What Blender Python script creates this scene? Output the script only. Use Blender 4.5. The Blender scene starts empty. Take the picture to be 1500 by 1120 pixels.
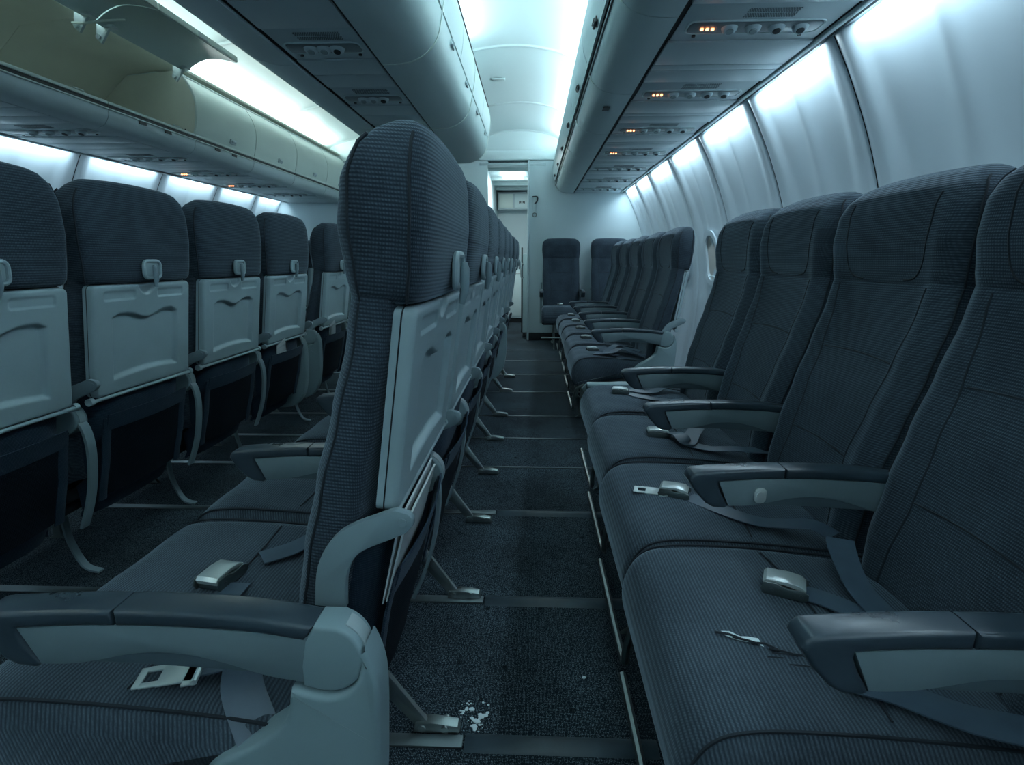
import bpy, bmesh, math, random
from mathutils import Vector, Matrix
random.seed(7)
S = bpy.context.scene
COL = S.collection
PI = math.pi

# ------------------------------------------------------------ camera
cd = bpy.data.cameras.new('camera'); cam = bpy.data.objects.new('camera', cd); COL.objects.link(cam)
cam.location = (0, 0, 1.0)
cam.rotation_euler = (math.radians(90 - 13.049), 0, math.radians(2.179))
cd.sensor_width = 36; cd.lens = 768 / 1500 * 36; cd.clip_start = 0.02; cd.clip_end = 60
S.camera = cam
# ------------------------------------------------------------ world + exposure
w = bpy.data.worlds.new('world'); S.world = w; w.use_nodes = True
w.node_tree.nodes['Background'].inputs[0].default_value = (0.25, 0.45, 0.6, 1)
w.node_tree.nodes['Background'].inputs[1].default_value = 0.02
S.view_settings.view_transform = 'Standard'; S.view_settings.look = 'None'
S.view_settings.gamma = 1; S.view_settings.use_curve_mapping = False
S.view_settings.exposure = 1.5
# ------------------------------------------------------------ lights (the cabin's own strip lights)
def area(name, loc, sx, sy, direction, power, color, spread=180):
    l = bpy.data.lights.new(name, 'AREA'); l.shape = 'RECTANGLE'; l.size = sx; l.size_y = sy
    l.energy = power; l.color = color; l.spread = math.radians(spread)
    o = bpy.data.objects.new(name, l); COL.objects.link(o); o.location = loc
    # local -Z = direction, local Y = world Y
    z = -Vector(direction).normalized(); y = Vector((0, 1, 0)); x = y.cross(z).normalized(); y = z.cross(x)
    o.rotation_euler = Matrix((x, y, z)).transposed().to_euler()
    return o
COVE = (0.74, 0.93, 1.0); WASH = (0.66, 0.88, 1.0); WARMC = (0.84, 0.97, 0.95)
# cove tubes lying on top of the bins, beside the ceiling channels
area('cove_light', (0.36, 2.3, 2.30), 0.05, 8.6, (-0.45, 0, 1), 18.5, COVE)
area('cove_light', (-0.46, 1.0, 2.36), 0.05, 6.0, (0.45, 0, 1), 6, COVE)
area('cove_light', (-2.42, 2.3, 2.285), 0.05, 8.6, (0.5, 0, 1), 16, WARMC)
# wash tubes between bin edge and side wall, one per wall panel
R_SEAMS = [-2.2, -1.33, -0.46, 0.45, 1.35, 2.24, 3.05, 3.88, 4.66, 5.45, 6.10, 6.75]
L_SEAMS = [-2.2, -1.3, -0.4, 0.45, 1.3, 2.14, 2.95, 3.77, 4.6, 5.4, 6.15, 6.75]
for a, b in zip(R_SEAMS[:-1], R_SEAMS[1:]):
    area('wall_wash_light', (1.098, (a + b) / 2 - .02, 1.806), 0.02, (b - a) * .74, (0.55, 0, -1), 1.8 * (b - a), WASH)
for a, b in zip(L_SEAMS[:-1], L_SEAMS[1:]):
    area('wall_wash_light', (-3.08, (a + b) / 2, 1.716), 0.02, (b - a) * .74, (-0.55, 0, -1), 1.8 * (b - a), WASH)
# galley ceiling panel light beyond the bulkhead
area('galley_light', (-0.27, 7.4, 2.085), 0.26, 0.38, (0, 0, -1), 4.0, (0.9, 1, 1))

# ------------------------------------------------------------ materials
def mat(name, color, rough=.5, metal=0, spec=.5):
    m = bpy.data.materials.new(name); m.use_nodes = True
    b = m.node_tree.nodes['Principled BSDF']
    b.inputs['Base Color'].default_value = (*color, 1); b.inputs['Roughness'].default_value = rough
    b.inputs['Metallic'].default_value = metal; b.inputs['Specular IOR Level'].default_value = spec
    return m
def N(m, t, **k):
    n = m.node_tree.nodes.new(t)
    for a, v in k.items():
        if a in n.inputs: n.inputs[a].default_value = v
        else: setattr(n, a, v)
    return n
def LK(m, a, b): m.node_tree.links.new(a, b)
def mathn(m, op, a, b=None):
    n = m.node_tree.nodes.new('ShaderNodeMath'); n.operation = op
    for i, v in enumerate((a, b)):
        if v is None: continue
        if isinstance(v, (int, float)): n.inputs[i].default_value = v
        else: LK(m, v, n.inputs[i])
    return n.outputs[0]
def fabric(name, dark, light, kx, ky, kz, wear=.35, rough=.92, mixrow=.5, sheen=.35):
    """woven cloth: rows of small stitches, object coordinates"""
    m = mat(name, dark, rough, 0, .15); b = m.node_tree.nodes['Principled BSDF']
    tc = N(m, 'ShaderNodeTexCoord'); sp = N(m, 'ShaderNodeSeparateXYZ'); LK(m, tc.outputs['Object'], sp.inputs[0])
    x, y, z = sp.outputs
    rows = mathn(m, 'SINE', mathn(m, 'ADD', mathn(m, 'MULTIPLY', z, kz), mathn(m, 'MULTIPLY', x, kx)))
    sti = mathn(m, 'SINE', mathn(m, 'ADD', mathn(m, 'MULTIPLY', y, ky), mathn(m, 'MULTIPLY', x, ky * .93)))
    r01 = mathn(m, 'MULTIPLY_ADD', rows, .5); m.node_tree.nodes[-1].inputs[2].default_value = .5
    s01 = mathn(m, 'MULTIPLY_ADD', sti, .5); m.node_tree.nodes[-1].inputs[2].default_value = .5
    wv = mathn(m, 'MULTIPLY', r01, mathn(m, 'ADD', mathn(m, 'MULTIPLY', s01, mixrow), 1 - mixrow))
    n1 = N(m, 'ShaderNodeTexNoise', Scale=7.0, Detail=5.0); LK(m, tc.outputs['Object'], n1.inputs['Vector'])
    rp = N(m, 'ShaderNodeMapRange'); rp.inputs[1].default_value = .35; rp.inputs[2].default_value = .7
    LK(m, n1.outputs[0], rp.inputs[0])
    n2 = N(m, 'ShaderNodeTexNoise', Scale=420.0, Detail=1.0); LK(m, tc.outputs['Object'], n2.inputs['Vector'])
    n4 = N(m, 'ShaderNodeTexNoise', Scale=90.0, Detail=3.0); LK(m, tc.outputs['Object'], n4.inputs['Vector'])
    f = mathn(m, 'MULTIPLY', mathn(m, 'ADD', mathn(m, 'MULTIPLY', wv, .8), .12), mathn(m, 'MULTIPLY', mathn(m, 'ADD', n2.outputs[0], .3), mathn(m, 'ADD', n4.outputs[0], .6)))
    mx = N(m, 'ShaderNodeMix', data_type='RGBA'); LK(m, mathn(m, 'MULTIPLY', f, mathn(m, 'ADD', mathn(m, 'MULTIPLY', rp.outputs[0], .5), .7)), mx.inputs[0])
    mx.inputs[6].default_value = (*dark, 1); mx.inputs[7].default_value = (*light, 1)
    mx2 = N(m, 'ShaderNodeMix', data_type='RGBA'); LK(m, mathn(m, 'MULTIPLY', rp.outputs[0], wear), mx2.inputs[0])
    LK(m, mx.outputs[2], mx2.inputs[6]); g = [(a * .55 + c * .45) * 1.1 for a, c in zip(dark, light)]
    mx2.inputs[7].default_value = (*g, 1)
    LK(m, mx2.outputs[2], b.inputs['Base Color'])
    bp = N(m, 'ShaderNodeBump', Strength=.55, Distance=.0012); LK(m, wv, bp.inputs['Height']); LK(m, bp.outputs[0], b.inputs['Normal'])
    b.inputs['Sheen Weight'].default_value = sheen; b.inputs['Sheen Roughness'].default_value = .35; b.inputs['Sheen Tint'].default_value = (.7, .85, 1, 1)
    return m
F_BACK = fabric('seat fabric', (.011, .018, .027), (.086, .116, .148), 120, 1700, 1300)
F_CUSH = fabric('cushion fabric', (.017, .026, .037), (.108, .142, .175), 1100, 1500, 260, mixrow=.4)
F_REAR = fabric('pocket cloth', (.010, .020, .036), (.040, .066, .095), 600, 1800, 1600, wear=.6, sheen=.1)
M_PIPE = mat('dark piping', (.008, .014, .022), .8)
def worn(name, col, rough, amt=.12, scale=9, spec=.5):
    m = mat(name, col, rough, 0, spec); b = m.node_tree.nodes['Principled BSDF']
    tc = N(m, 'ShaderNodeTexCoord'); n = N(m, 'ShaderNodeTexNoise', Scale=float(scale), Detail=6.0)
    LK(m, tc.outputs['Object'], n.inputs['Vector'])
    mx = N(m, 'ShaderNodeMix', data_type='RGBA'); LK(m, n.outputs[0], mx.inputs[0])
    mx.inputs[6].default_value = (*[c * (1 - amt) for c in col], 1); mx.inputs[7].default_value = (*[min(1, c * (1 + amt)) for c in col], 1)
    LK(m, mx.outputs[2], b.inputs['Base Color'])
    r = N(m, 'ShaderNodeMapRange'); r.inputs[3].default_value = rough - .1; r.inputs[4].default_value = rough + .12
    LK(m, n.outputs[0], r.inputs[0]); LK(m, r.outputs[0], b.inputs['Roughness'])
    n3 = N(m, 'ShaderNodeTexNoise', Scale=900.0); LK(m, tc.outputs['Object'], n3.inputs['Vector'])
    bp = N(m, 'ShaderNodeBump', Strength=.12, Distance=.0005); LK(m, n3.outputs[0], bp.inputs['Height']); LK(m, bp.outputs[0], b.inputs['Normal'])
    return m
M_TRAY = worn('tray grey plastic', (.30, .385, .415), .42)
M_GREY = worn('armrest grey plastic', (.19, .255, .285), .45)
M_SHELL = worn('shell grey plastic', (.20, .275, .30), .45)
M_CAP = worn('dark armrest vinyl', (.030, .046, .062), .30, .4, 22)
M_ARM = worn('armrest panel plastic', (.14, .19, .215), .45)
M_ARM_SHADE = worn('armrest recess painted shade', (.075, .108, .128), .5)  # panel grey darkened, painting in the shade of the recessed arch
M_METAL = mat('brushed steel', (.42, .46, .46), .32, 1.0)
M_DMETAL = mat('dull metal', (.22, .25, .25), .4, 1.0)
M_TRACK = mat('grey track rail', (.16, .19, .2), .38, .8)
M_BUCK = mat('polished buckle', (.64, .70, .70), .30, .6)
M_STRAP = None
M_STRAP = worn('belt webbing', (.058, .088, .122), .42, .25, 30)
M_WALL = worn('side wall laminate', (.58, .68, .74), .38, .05, 3)
M_BULK = worn('bulkhead laminate', (.50, .60, .63), .5, .05, 2)
M_CEIL = worn('ceiling panel white', (.66, .78, .79), .4, .03, 2)
M_BIN = worn('bin shell', (.57, .68, .69), .42, .04, 4)
M_BINL = worn('bin shell cream', (.70, .79, .75), .42, .05, 4)
M_INT = worn('bin interior beige', (.70, .71, .62), .6, .12, 5)
M_SOFF = worn('soffit grey', (.55, .64, .67), .42, .06, 4)
M_GAP = mat('dark joint', (.006, .010, .014), .7)
M_DKPL = mat('black plastic', (.02, .025, .03), .4)
M_LENS = mat('dim lens', (.35, .42, .44), .25)
M_PAPER = mat('glossy card', (.5, .53, .55), .3)
M_WHITE = mat('white foam crumbs', (.62, .70, .72), .8)
M_BASE = mat('black seat pan', (.010, .014, .018), .7)
def emis(name, col, s):
    m = mat(name, (0, 0, 0)); b = m.node_tree.nodes['Principled BSDF']
    b.inputs['Emission Color'].default_value = (*col, 1); b.inputs['Emission Strength'].default_value = s; return m
E_AMB = emis('amber sign lamp', (1, .30, .10), 3); E_PANEL = emis('light panel', (.85, 1, 1), 5)
def carpet():
    m = mat('aisle carpet', (.02, .03, .035), .95, 0, .1); b = m.node_tree.nodes['Principled BSDF']
    tc = N(m, 'ShaderNodeTexCoord'); sp = N(m, 'ShaderNodeSeparateXYZ'); LK(m, tc.outputs['Object'], sp.inputs[0])
    x, y, z = sp.outputs
    u = mathn(m, 'SINE', mathn(m, 'MULTIPLY', mathn(m, 'ADD', x, y), 760)); v = mathn(m, 'SINE', mathn(m, 'MULTIPLY', mathn(m, 'SUBTRACT', x, y), 760))
    p = mathn(m, 'MULTIPLY', u, v)
    nf = N(m, 'ShaderNodeTexNoise', Scale=260.0, Detail=2.0); LK(m, tc.outputs['Object'], nf.inputs['Vector'])
    vs = N(m, 'ShaderNodeTexVoronoi', Scale=300.0, Randomness=.35); LK(m, tc.outputs['Object'], vs.inputs['Vector'])
    st = mathn(m, 'MULTIPLY', mathn(m, 'LESS_THAN', vs.outputs['Distance'], .33), mathn(m, 'POWER', nf.outputs[0], 2.0))
    p = vs.outputs['Distance']
    nl = N(m, 'ShaderNodeTexNoise', Scale=2.6, Detail=6.0, Roughness=.65); LK(m, tc.outputs['Object'], nl.inputs['Vector'])
    mx = N(m, 'ShaderNodeMix', data_type='RGBA'); LK(m, mathn(m, 'MULTIPLY', st, 3.2), mx.inputs[0])
    mx.inputs[6].default_value = (.011, .019, .027, 1); mx.inputs[7].default_value = (.18, .235, .265, 1)
    mx2 = N(m, 'ShaderNodeMix', data_type='RGBA', blend_type='MULTIPLY'); mx2.inputs[0].default_value = .7
    LK(m, mx.outputs[2], mx2.inputs[6]); cr = N(m, 'ShaderNodeMapRange'); cr.inputs[1].default_value = .3; cr.inputs[2].default_value = .6; cr.inputs[3].default_value = .45; cr.inputs[4].default_value = 1.25
    LK(m, nl.outputs[0], cr.inputs[0]); LK(m, cr.outputs[0], mx2.inputs[7])
    # scattered dark spots
    vo = N(m, 'ShaderNodeTexVoronoi', Scale=11.0); LK(m, tc.outputs['Object'], vo.inputs['Vector'])
    sp2 = mathn(m, 'LESS_THAN', vo.outputs['Distance'], .085)
    mx3 = N(m, 'ShaderNodeMix', data_type='RGBA'); LK(m, mathn(m, 'MULTIPLY', sp2, .75), mx3.inputs[0]); LK(m, mx2.outputs[2], mx3.inputs[6])
    mx3.inputs[7].default_value = (.006, .009, .012, 1)
    LK(m, mx3.outputs[2], b.inputs['Base Color'])
    bp = N(m, 'ShaderNodeBump', Strength=.5, Distance=.002); LK(m, p, bp.inputs['Height']); LK(m, bp.outputs[0], b.inputs['Normal'])
    return m
M_CARPET = carpet()

# ------------------------------------------------------------ mesh helpers
def mesh(name, verts, faces, mats, smooth=True, sharp=40):
    me = bpy.data.meshes.new(name); me.from_pydata([tuple(v) for v in verts], [], faces)
    bm = bmesh.new(); bm.from_mesh(me); bmesh.ops.recalc_face_normals(bm, faces=bm.faces); bm.to_mesh(me); bm.free()
    return fin(me, mats, smooth, sharp)
def fin(me, mats, smooth=True, sharp=40):
    for m in (mats if isinstance(mats, (list, tuple)) else [mats]): me.materials.append(m)
    if smooth:
        me.shade_smooth()
        me.set_sharp_from_angle(angle=math.radians(sharp))
    return me
class MB:
    """collects primitive shapes into one mesh"""
    def __init__(s): s.bm = bmesh.new(); s.mi = 0
    def add(s, verts, faces):
        vs = [s.bm.verts.new(v) for v in verts]; fs = []
        for f in faces:
            try: fs.append(s.bm.faces.new([vs[i] for i in f]))
            except ValueError: pass
        bmesh.ops.recalc_face_normals(s.bm, faces=fs)
        for f_ in fs: f_.material_index = s.mi
        return s
    def sub(s, b2, M=None):
        me = bpy.data.meshes.new('t'); b2.to_mesh(me); b2.free()
        if M is not None: me.transform(M)
        k0 = len(s.bm.faces); s.bm.from_mesh(me); bpy.data.meshes.remove(me); s.bm.faces.ensure_lookup_table()
        for q in range(k0, len(s.bm.faces)): s.bm.faces[q].material_index = s.mi
        return s
    def box(s, c, d, bev=0, M=None, seg=2):
        b = bmesh.new(); bmesh.ops.create_cube(b, size=1)
        for v in b.verts: v.co = Vector((v.co.x * d[0] + c[0], v.co.y * d[1] + c[1], v.co.z * d[2] + c[2]))
        if bev: bmesh.ops.bevel(b, geom=list(b.edges), offset=bev, segments=seg, affect='EDGES', profile=.5)
        return s.sub(b, M)
    def prism(s, pts, y0, y1, bev=0, axis='y', seg=2, M=None):
        """pts in (x,z), extruded in y (axis y) or pts in (x,y) extruded in z"""
        b = bmesh.new()
        f = (lambda p, h: (p[0], h, p[1])) if axis == 'y' else ((lambda p, h: (p[0], p[1], h)) if axis == 'z' else (lambda p, h: (h, p[0], p[1])))
        a = [b.verts.new(f(p, y0)) for p in pts]; c = [b.verts.new(f(p, y1)) for p in pts]; n = len(pts)
        b.faces.new(a); b.faces.new(c[::-1])
        for i in range(n): b.faces.new((a[i], c[i], c[(i + 1) % n], a[(i + 1) % n]))
        bmesh.ops.recalc_face_normals(b, faces=b.faces)
        if bev:
            es = [e for e in b.edges if any(len(fc.verts) == n and n > 4 or abs(fc.normal.y if axis == 'y' else (fc.normal.z if axis == 'z' else fc.normal.x)) > .99 for fc in e.link_faces)]
            bmesh.ops.bevel(b, geom=es, offset=bev, segments=seg, affect='EDGES', profile=.5)
        return s.sub(b, M)
    def cyl(s, a, b_, r, n=16, r2=None, cap=True):
        a, b_ = Vector(a), Vector(b_); return s.tube([a, b_], r, n, radii=[r, r2 if r2 is not None else r])
    def tube(s, pts, r, n=8, radii=None, flat=None):
        P = [Vector(p) for p in pts]; rings = []
        up = None
        for i, p in enumerate(P):
            t = (P[min(i + 1, len(P) - 1)] - P[max(i - 1, 0)]).normalized()
            if up is None: up = Vector((0, 0, 1)) if abs(t.z) < .9 else Vector((1, 0, 0))
            a = t.cross(up).normalized(); b = a.cross(t).normalized(); up = b
            rr = radii[i] if radii else r
            rings.append([p + a * math.cos(2 * PI * k / n) * rr + b * math.sin(2 * PI * k / n) * rr for k in range(n)])
        v = [q for R in rings for q in R]; f = []
        for i in range(len(rings) - 1):
            for k in range(n): f.append((i * n + k, i * n + (k + 1) % n, (i + 1) * n + (k + 1) % n, (i + 1) * n + k))
        f.append(tuple(range(n))); f.append(tuple((len(rings) - 1) * n + k for k in range(n)))
        return s.add(v, f)
    def ribbon(s, pts, wdir, width, th):
        """flat strap: pts centreline, wdir per-point width direction"""
        P = [Vector(p) for p in pts]; v = []; f = []
        for i, p in enumerate(P):
            t = (P[min(i + 1, len(P) - 1)] - P[max(i - 1, 0)]).normalized()
            wd = Vector(wdir[i] if isinstance(wdir, list) else wdir); wd = (wd - t * wd.dot(t)).normalized(); nn = t.cross(wd).normalized()
            W = width[i] if isinstance(width, list) else width
            for a, b in ((-1, -1), (1, -1), (1, 1), (-1, 1)): v.append(p + wd * a * W / 2 + nn * b * th / 2)
        for i in range(len(P) - 1):
            for k in range(4): f.append((i * 4 + k, i * 4 + (k + 1) % 4, (i + 1) * 4 + (k + 1) % 4, (i + 1) * 4 + k))
        f.append((0, 1, 2, 3)); e = (len(P) - 1) * 4; f.append((e, e + 1, e + 2, e + 3))
        return s.add(v, f)
    def done(s, name, m, smooth=True, sharp=40):
        me = bpy.data.meshes.new(name); s.bm.to_mesh(me); s.bm.free(); return fin(me, m, smooth, sharp)
def rings_mesh(name, rings, m, sharp=50):
    n = len(rings[0]); v = [q for R in rings for q in R]; f = []
    for i in range(len(rings) - 1):
        for k in range(n): f.append((i * n + k, i * n + (k + 1) % n, (i + 1) * n + (k + 1) % n, (i + 1) * n + k))
    f.append(tuple(range(n))); f.append(tuple((len(rings) - 1) * n + k for k in range(n)))
    return mesh(name, v, f, m, True, sharp)
def spline(pts, k=8):
    P = [Vector(p) for p in pts]; out = []
    for i in range(len(P) - 1):
        a, b, c, d = P[max(i - 1, 0)], P[i], P[i + 1], P[min(i + 2, len(P) - 1)]
        for j in range(k):
            t = j / k; out.append(.5 * ((2 * b) + (c - a) * t + (2 * a - 5 * b + 4 * c - d) * t * t + (3 * b - a - 3 * c + d) * t ** 3))
    out.append(P[-1]); return out
def lerp_tab(tab, z):
    if z <= tab[0][0]: return tab[0][1]
    for (a, va), (b, vb) in zip(tab[:-1], tab[1:]):
        if z <= b:
            t = (z - a) / (b - a); t = t * t * (3 - 2 * t) * .5 + t * .5; return va + (vb - va) * t
    return tab[-1][1]
def obj(name, me, parent=None, loc=None, label=None, kind=None):
    o = bpy.data.objects.new(name, me); COL.objects.link(o)
    if parent: o.parent = parent
    if loc: o.location = loc
    if label: o['label'] = label
    if kind: o['kind'] = kind
    return o
def thing(name, loc, label, cat, group=None, me=None, rz=0):
    o = bpy.data.objects.new(name, me); COL.objects.link(o); o.location = loc; o.rotation_euler = (0, 0, rz)
    o['label'] = label; o['category'] = cat
    if group: o['group'] = group
    return o

# ============================================================ SETTING
def struct(name, me, parent=None, loc=None): return obj(name, me, parent, loc, kind='structure')
Y0, YW, YG = -2.2, 6.75, 9.0
fl = struct('floor', MB().box((-.9, (Y0 + YG) / 2, -.02), (5.3, YG - Y0, .04)).done('floor', M_CARPET, False))
# floor rails and covers
mb_r = lambda y, x0, x1, w, h, m, nm: obj(nm, MB().box(((x0 + x1) / 2, y, h / 2), (x1 - x0, w, h), min(w, h) * .3).done(nm, m), fl)
TR = [.435, .91, 1.39, 1.955, 2.445, 2.88, 3.33, 3.98, 4.63, 5.3, 5.95]
for i, y in enumerate(TR):
    wd = .046 if i < 4 else .03
    if i < 4:
        c = MB().prism([(y - wd / 2, 0), (y - wd / 2 + .006, .007), (y, .010), (y + wd / 2 - .006, .007), (y + wd / 2, 0)], -.135, .262 + .01 * i, .0015, axis='x')
        obj('rail_cover', c.done('rail_cover', worn('rail cover vinyl', (.035, .055, .07), .4, .3, 30) if i == 0 else bpy.data.materials['rail cover vinyl']), fl)
        mb_r(y, -.9, -.14, .03, .006, M_TRACK, 'seat_rail')
    else:
        mb_r(y, -.75, .34, .012, .004, M_TRACK, 'seat_rail')
    mb_r(y, -2.4, -.92, .03, .006, M_TRACK, 'seat_rail')
    mb_r(y, .36, 1.2, .03, .006, M_TRACK, 'seat_rail')
# ---- side walls built from curved panels
WPROF = [(0.0, .26), (.3, .31), (.6, .335), (.9, .33), (1.1, .30), (1.3, .25), (1.5, .175), (1.7, .08), (1.84, 0.0), (2.1, -.16)]
def wall_x(z):
    z = max(0, min(2.1, z)); T = WPROF
    k = max(i for i in range(len(T)) if T[i][0] <= z or i == 0); k = min(k, len(T) - 2)
    a, b, c, d = T[max(k - 1, 0)], T[k], T[k + 1], T[min(k + 2, len(T) - 1)]
    h = c[0] - b[0]; t = (z - b[0]) / h; m0 = (c[1] - a[1]) / (c[0] - a[0]) * h; m1 = (d[1] - b[1]) / (d[0] - b[0]) * h
    return (2 * t**3 - 3 * t * t + 1) * b[1] + (t**3 - 2 * t * t + t) * m0 + (-2 * t**3 + 3 * t * t) * c[1] + (t**3 - t * t) * m1
def smooth(a, b, t): t = max(0, min(1, (t - a) / (b - a))); return t * t * (3 - 2 * t)
def wall_panel(y0, y1, base, sgn, dz):
    L = y1 - y0; nu, nv = 36, 40; v = []; f = []
    for j in range(nv + 1):
        z = 2.08 * j / nv
        for i in range(nu + 1):
            t = i / nu; s = t * L
            off = .010 * (1 - smooth(0, .022, s)) + .010 * (1 - smooth(0, .022, L - s))       # seams turned outwards
            spread = .14 + .10 * smooth(1.75, 1.0, z)
            # raised ribs beside the joints and a shallow window bay in the middle with a centre fold
            rib = .022 * (1 - smooth(.06, spread, s)) + .022 * (1 - smooth(.06, spread, L - s))
            c = (t - .47) * L; fold = .020 * math.exp(-(c / (.045 + .05 * smooth(1.8, 1.0, z))) ** 2) * smooth(1.86, 1.7, z)
            x = base + wall_x(z - dz) + off - rib - fold
            v.append((sgn * x, y0 + .003 + t * (L - .006), z))
    for j in range(nv):
        for i in range(nu):
            a = j * (nu + 1) + i; f.append((a, a + 1, a + nu + 2, a + nu + 1))
    return mesh('wall_panel', v, f, M_WALL, True, 60)
def wall_back(base, sgn, dz, nm):
    v = []; f = []; n = 24
    for k in (Y0, YG):
        for j in range(n + 1): z = 2.6 * j / n; v.append((sgn * (base + wall_x(z - dz) + .03), k, z))
    for j in range(n): f.append((j, j + 1, n + 1 + j + 1, n + 1 + j))
    return struct(nm, mesh(nm, v, f, M_GAP, True, 60))
wr = wall_back(1.115, 1, 0, 'wall_right'); wl = wall_back(3.115, -1, -.08, 'wall_left')
for a, b in zip(R_SEAMS[:-1], R_SEAMS[1:]):
    obj('wall_panel', wall_panel(a, b, 1.115, 1, 0), wr)
    pts = [(1.115 + wall_x(z / 20) - .0, b, z / 20) for z in range(4, 37)]
    obj('joint_strip', MB().tube(pts, .007, 8).done('joint_strip', M_SOFF), wr)
for a, b in zip(L_SEAMS[:-1], L_SEAMS[1:]):
    obj('wall_panel', wall_panel(a, b, 3.115, -1, -.08), wl)
    pts = [(-(3.115 + wall_x(z / 20 + .08) - .0), b, z / 20) for z in range(4, 35)]
    obj('joint_strip', MB().tube(pts, .007, 8).done('joint_strip', M_SOFF), wl)
# ---- cabin windows on the right wall
def rrect(w, h, r, n=6):
    out = []
    for cx, cy, a0 in ((w / 2 - r, h / 2 - r, 0), (-w / 2 + r, h / 2 - r, 90), (-w / 2 + r, -h / 2 + r, 180), (w / 2 - r, -h / 2 + r, 270)):
        for k in range(n + 1):
            a = math.radians(a0 + 90 * k / n); out.append((cx + r * math.cos(a), cy + r * math.sin(a)))
    return out
wf = None
k = 0
for a, b in zip(R_SEAMS[4:-1], R_SEAMS[5:]):
    yc = (a + b) / 2; zc = 1.02; k += 1
    o = rrect(.30, .42, .12); i_ = rrect(.23, .34, .10)
    xs = lambda z: 1.115 + wall_x(z) - .028
    v = []; f = []; n = len(o)
    for P, dx in ((o, .006), (o, -.006), (i_, -.006), (i_, .02)):
        for (u, q) in P: v.append((xs(zc + q) + dx, yc + u, zc + q))
    for r_ in range(3):
        for j in range(n): f.append((r_ * n + j, r_ * n + (j + 1) % n, (r_ + 1) * n + (j + 1) % n, (r_ + 1) * n + j))
    win = struct('window_%d' % k, mesh('window', v, f, M_WALL))
    v = [(xs(zc + q) + .012, yc + u, zc + q) for u, q in i_]
    obj('window_shade', mesh('window_shade', v, [tuple(range(len(v)))], mat('window shade warm', (.62, .60, .56), .5) if k == 1 else bpy.data.materials['window shade warm']), win)
    obj('shade_grip', MB().box((xs(zc - .13) - .002, yc, zc - .14), (.012, .1, .014), .004).done('shade_grip', M_BULK), win)
# ---- ceiling channels
ce = struct('ceiling', MB().box((-1.0, (Y0 + YG) / 2, 2.62), (5, YG - Y0, .03)).done('ceiling', M_BULK, False))
def arch_panel(prof, y0, y1, nm, m):
    v = []; f = []; n = len(prof)
    ys = [y0, y0 + .02, y0 + .028, y1 - .028, y1 - .02, y1]; dz = [-.010, -.010, 0, 0, -.010, -.010]
    for y, d in zip(ys, dz):
        for x, z in prof: v.append((x, y, z + d))
    for j in range(5):
        for i in range(n - 1): f.append((j * n + i, j * n + i + 1, (j + 1) * n + i + 1, (j + 1) * n + i))
    return mesh(nm, v, f, m, True, 50)
def prof_sp(pts, k=6): return [(p.x, p.z) for p in spline([(a, 0, b) for a, b in pts], k)]
CP = prof_sp([(-.66, 2.30), (-.58, 2.43), (-.40, 2.495), (-.1, 2.515), (.18, 2.47), (.34, 2.39), (.44, 2.27)])
CL = prof_sp([(-2.60, 2.265), (-2.50, 2.33), (-2.3, 2.40), (-1.95, 2.46), (-1.5, 2.40), (-1.25, 2.28), (-1.1, 2.15)])
cy = [Y0, -.6, .8, 2.2, 2.82, 4.24, 5.62, YW]; 
cy = [Y0, -.1, 1.4, 2.84, 4.24, 5.62, YW]
for a, b in zip(cy[:-1], cy[1:]): obj('ceiling_panel', arch_panel(CP, a + .002, b - .002, 'ceiling_panel', M_CEIL), ce)
cy2 = [Y0, -.5, 1.0, 2.4, 3.93, 5.45, YW]
for a, b in zip(cy2[:-1], cy2[1:]): obj('ceiling_panel', arch_panel(CL, a + .002, b - .002, 'ceiling_panel', M_CEIL), ce)
obj('ceiling_fitting', MB().box((-.30, 4.9, 2.497), (.11, .06, .012), .004).done('fitting', M_BIN), ce)
# ---- bulkheads at the far end
bk = struct('wall_far', MB().box((.70, YW + .03, 1.13), (1.50, .05, 2.30), .004).done('bulkhead', M_BULK))
obj('bulkhead_edge', MB().box((-.055, YW + .02, 1.09), (.022, .075, 2.18), .008).done('bulkhead_edge', M_BULK), bk)
obj('bulkhead_skirt', MB().box((.70, YW - .004, .05), (1.48, .012, .10), .003).done('bulkhead_skirt', M_GAP), bk)
obj('bulkhead', MB().box((-2.1, YW + .03, 1.13), (3.1, .05, 2.30), .004).done('bulkhead', M_BULK), bk)
hd = MB().box((-1.0, YW + .015, 2.42), (5.0, .04, .28), .006); hd.box((-1.0, YW + .04, 2.235), (5.0, .10, .11), .01)
obj('header', hd.done('header', M_CEIL), bk)
struct('wall_near', MB().box((-.9, Y0, 1.3), (5.2, .04, 2.7)).done('wall_near', M_BULK, False))
# galley corridor beyond
gal = struct('wall_galley', MB().box((-.4, YG + .03, 1.1), (1.4, .04, 2.3)).done('galley_back', M_BULK, False))
cor = struct('wall_corridor_left', MB().box((-.60, 7.9, 1.1), (.04, 2.2, 2.3), .003).done('cs', M_BULK))
cor2 = struct('wall_corridor_right', MB().box((.16, 7.9, 1.1), (.04, 2.2, 2.3), .003).done('cs', M_BULK))
obj('corridor_ceiling', MB().box((-.25, 7.9, 2.14), (.8, 2.3, .03), .003).done('cc', M_BULK), gal)
for yy in (6.95, 7.7, 8.2, 8.7): obj('ceiling_beam', MB().box((-.22, yy, 2.11), (.74, .05, .05), .008).done('beam', M_BIN), gal)
obj('light_panel', MB().prism(rrect(.27, .40, .04), 2.088, 2.10, .002, axis='z', M=Matrix.Translation((-.27, 7.4, 0))).done('light_panel', E_PANEL), gal)

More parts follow.
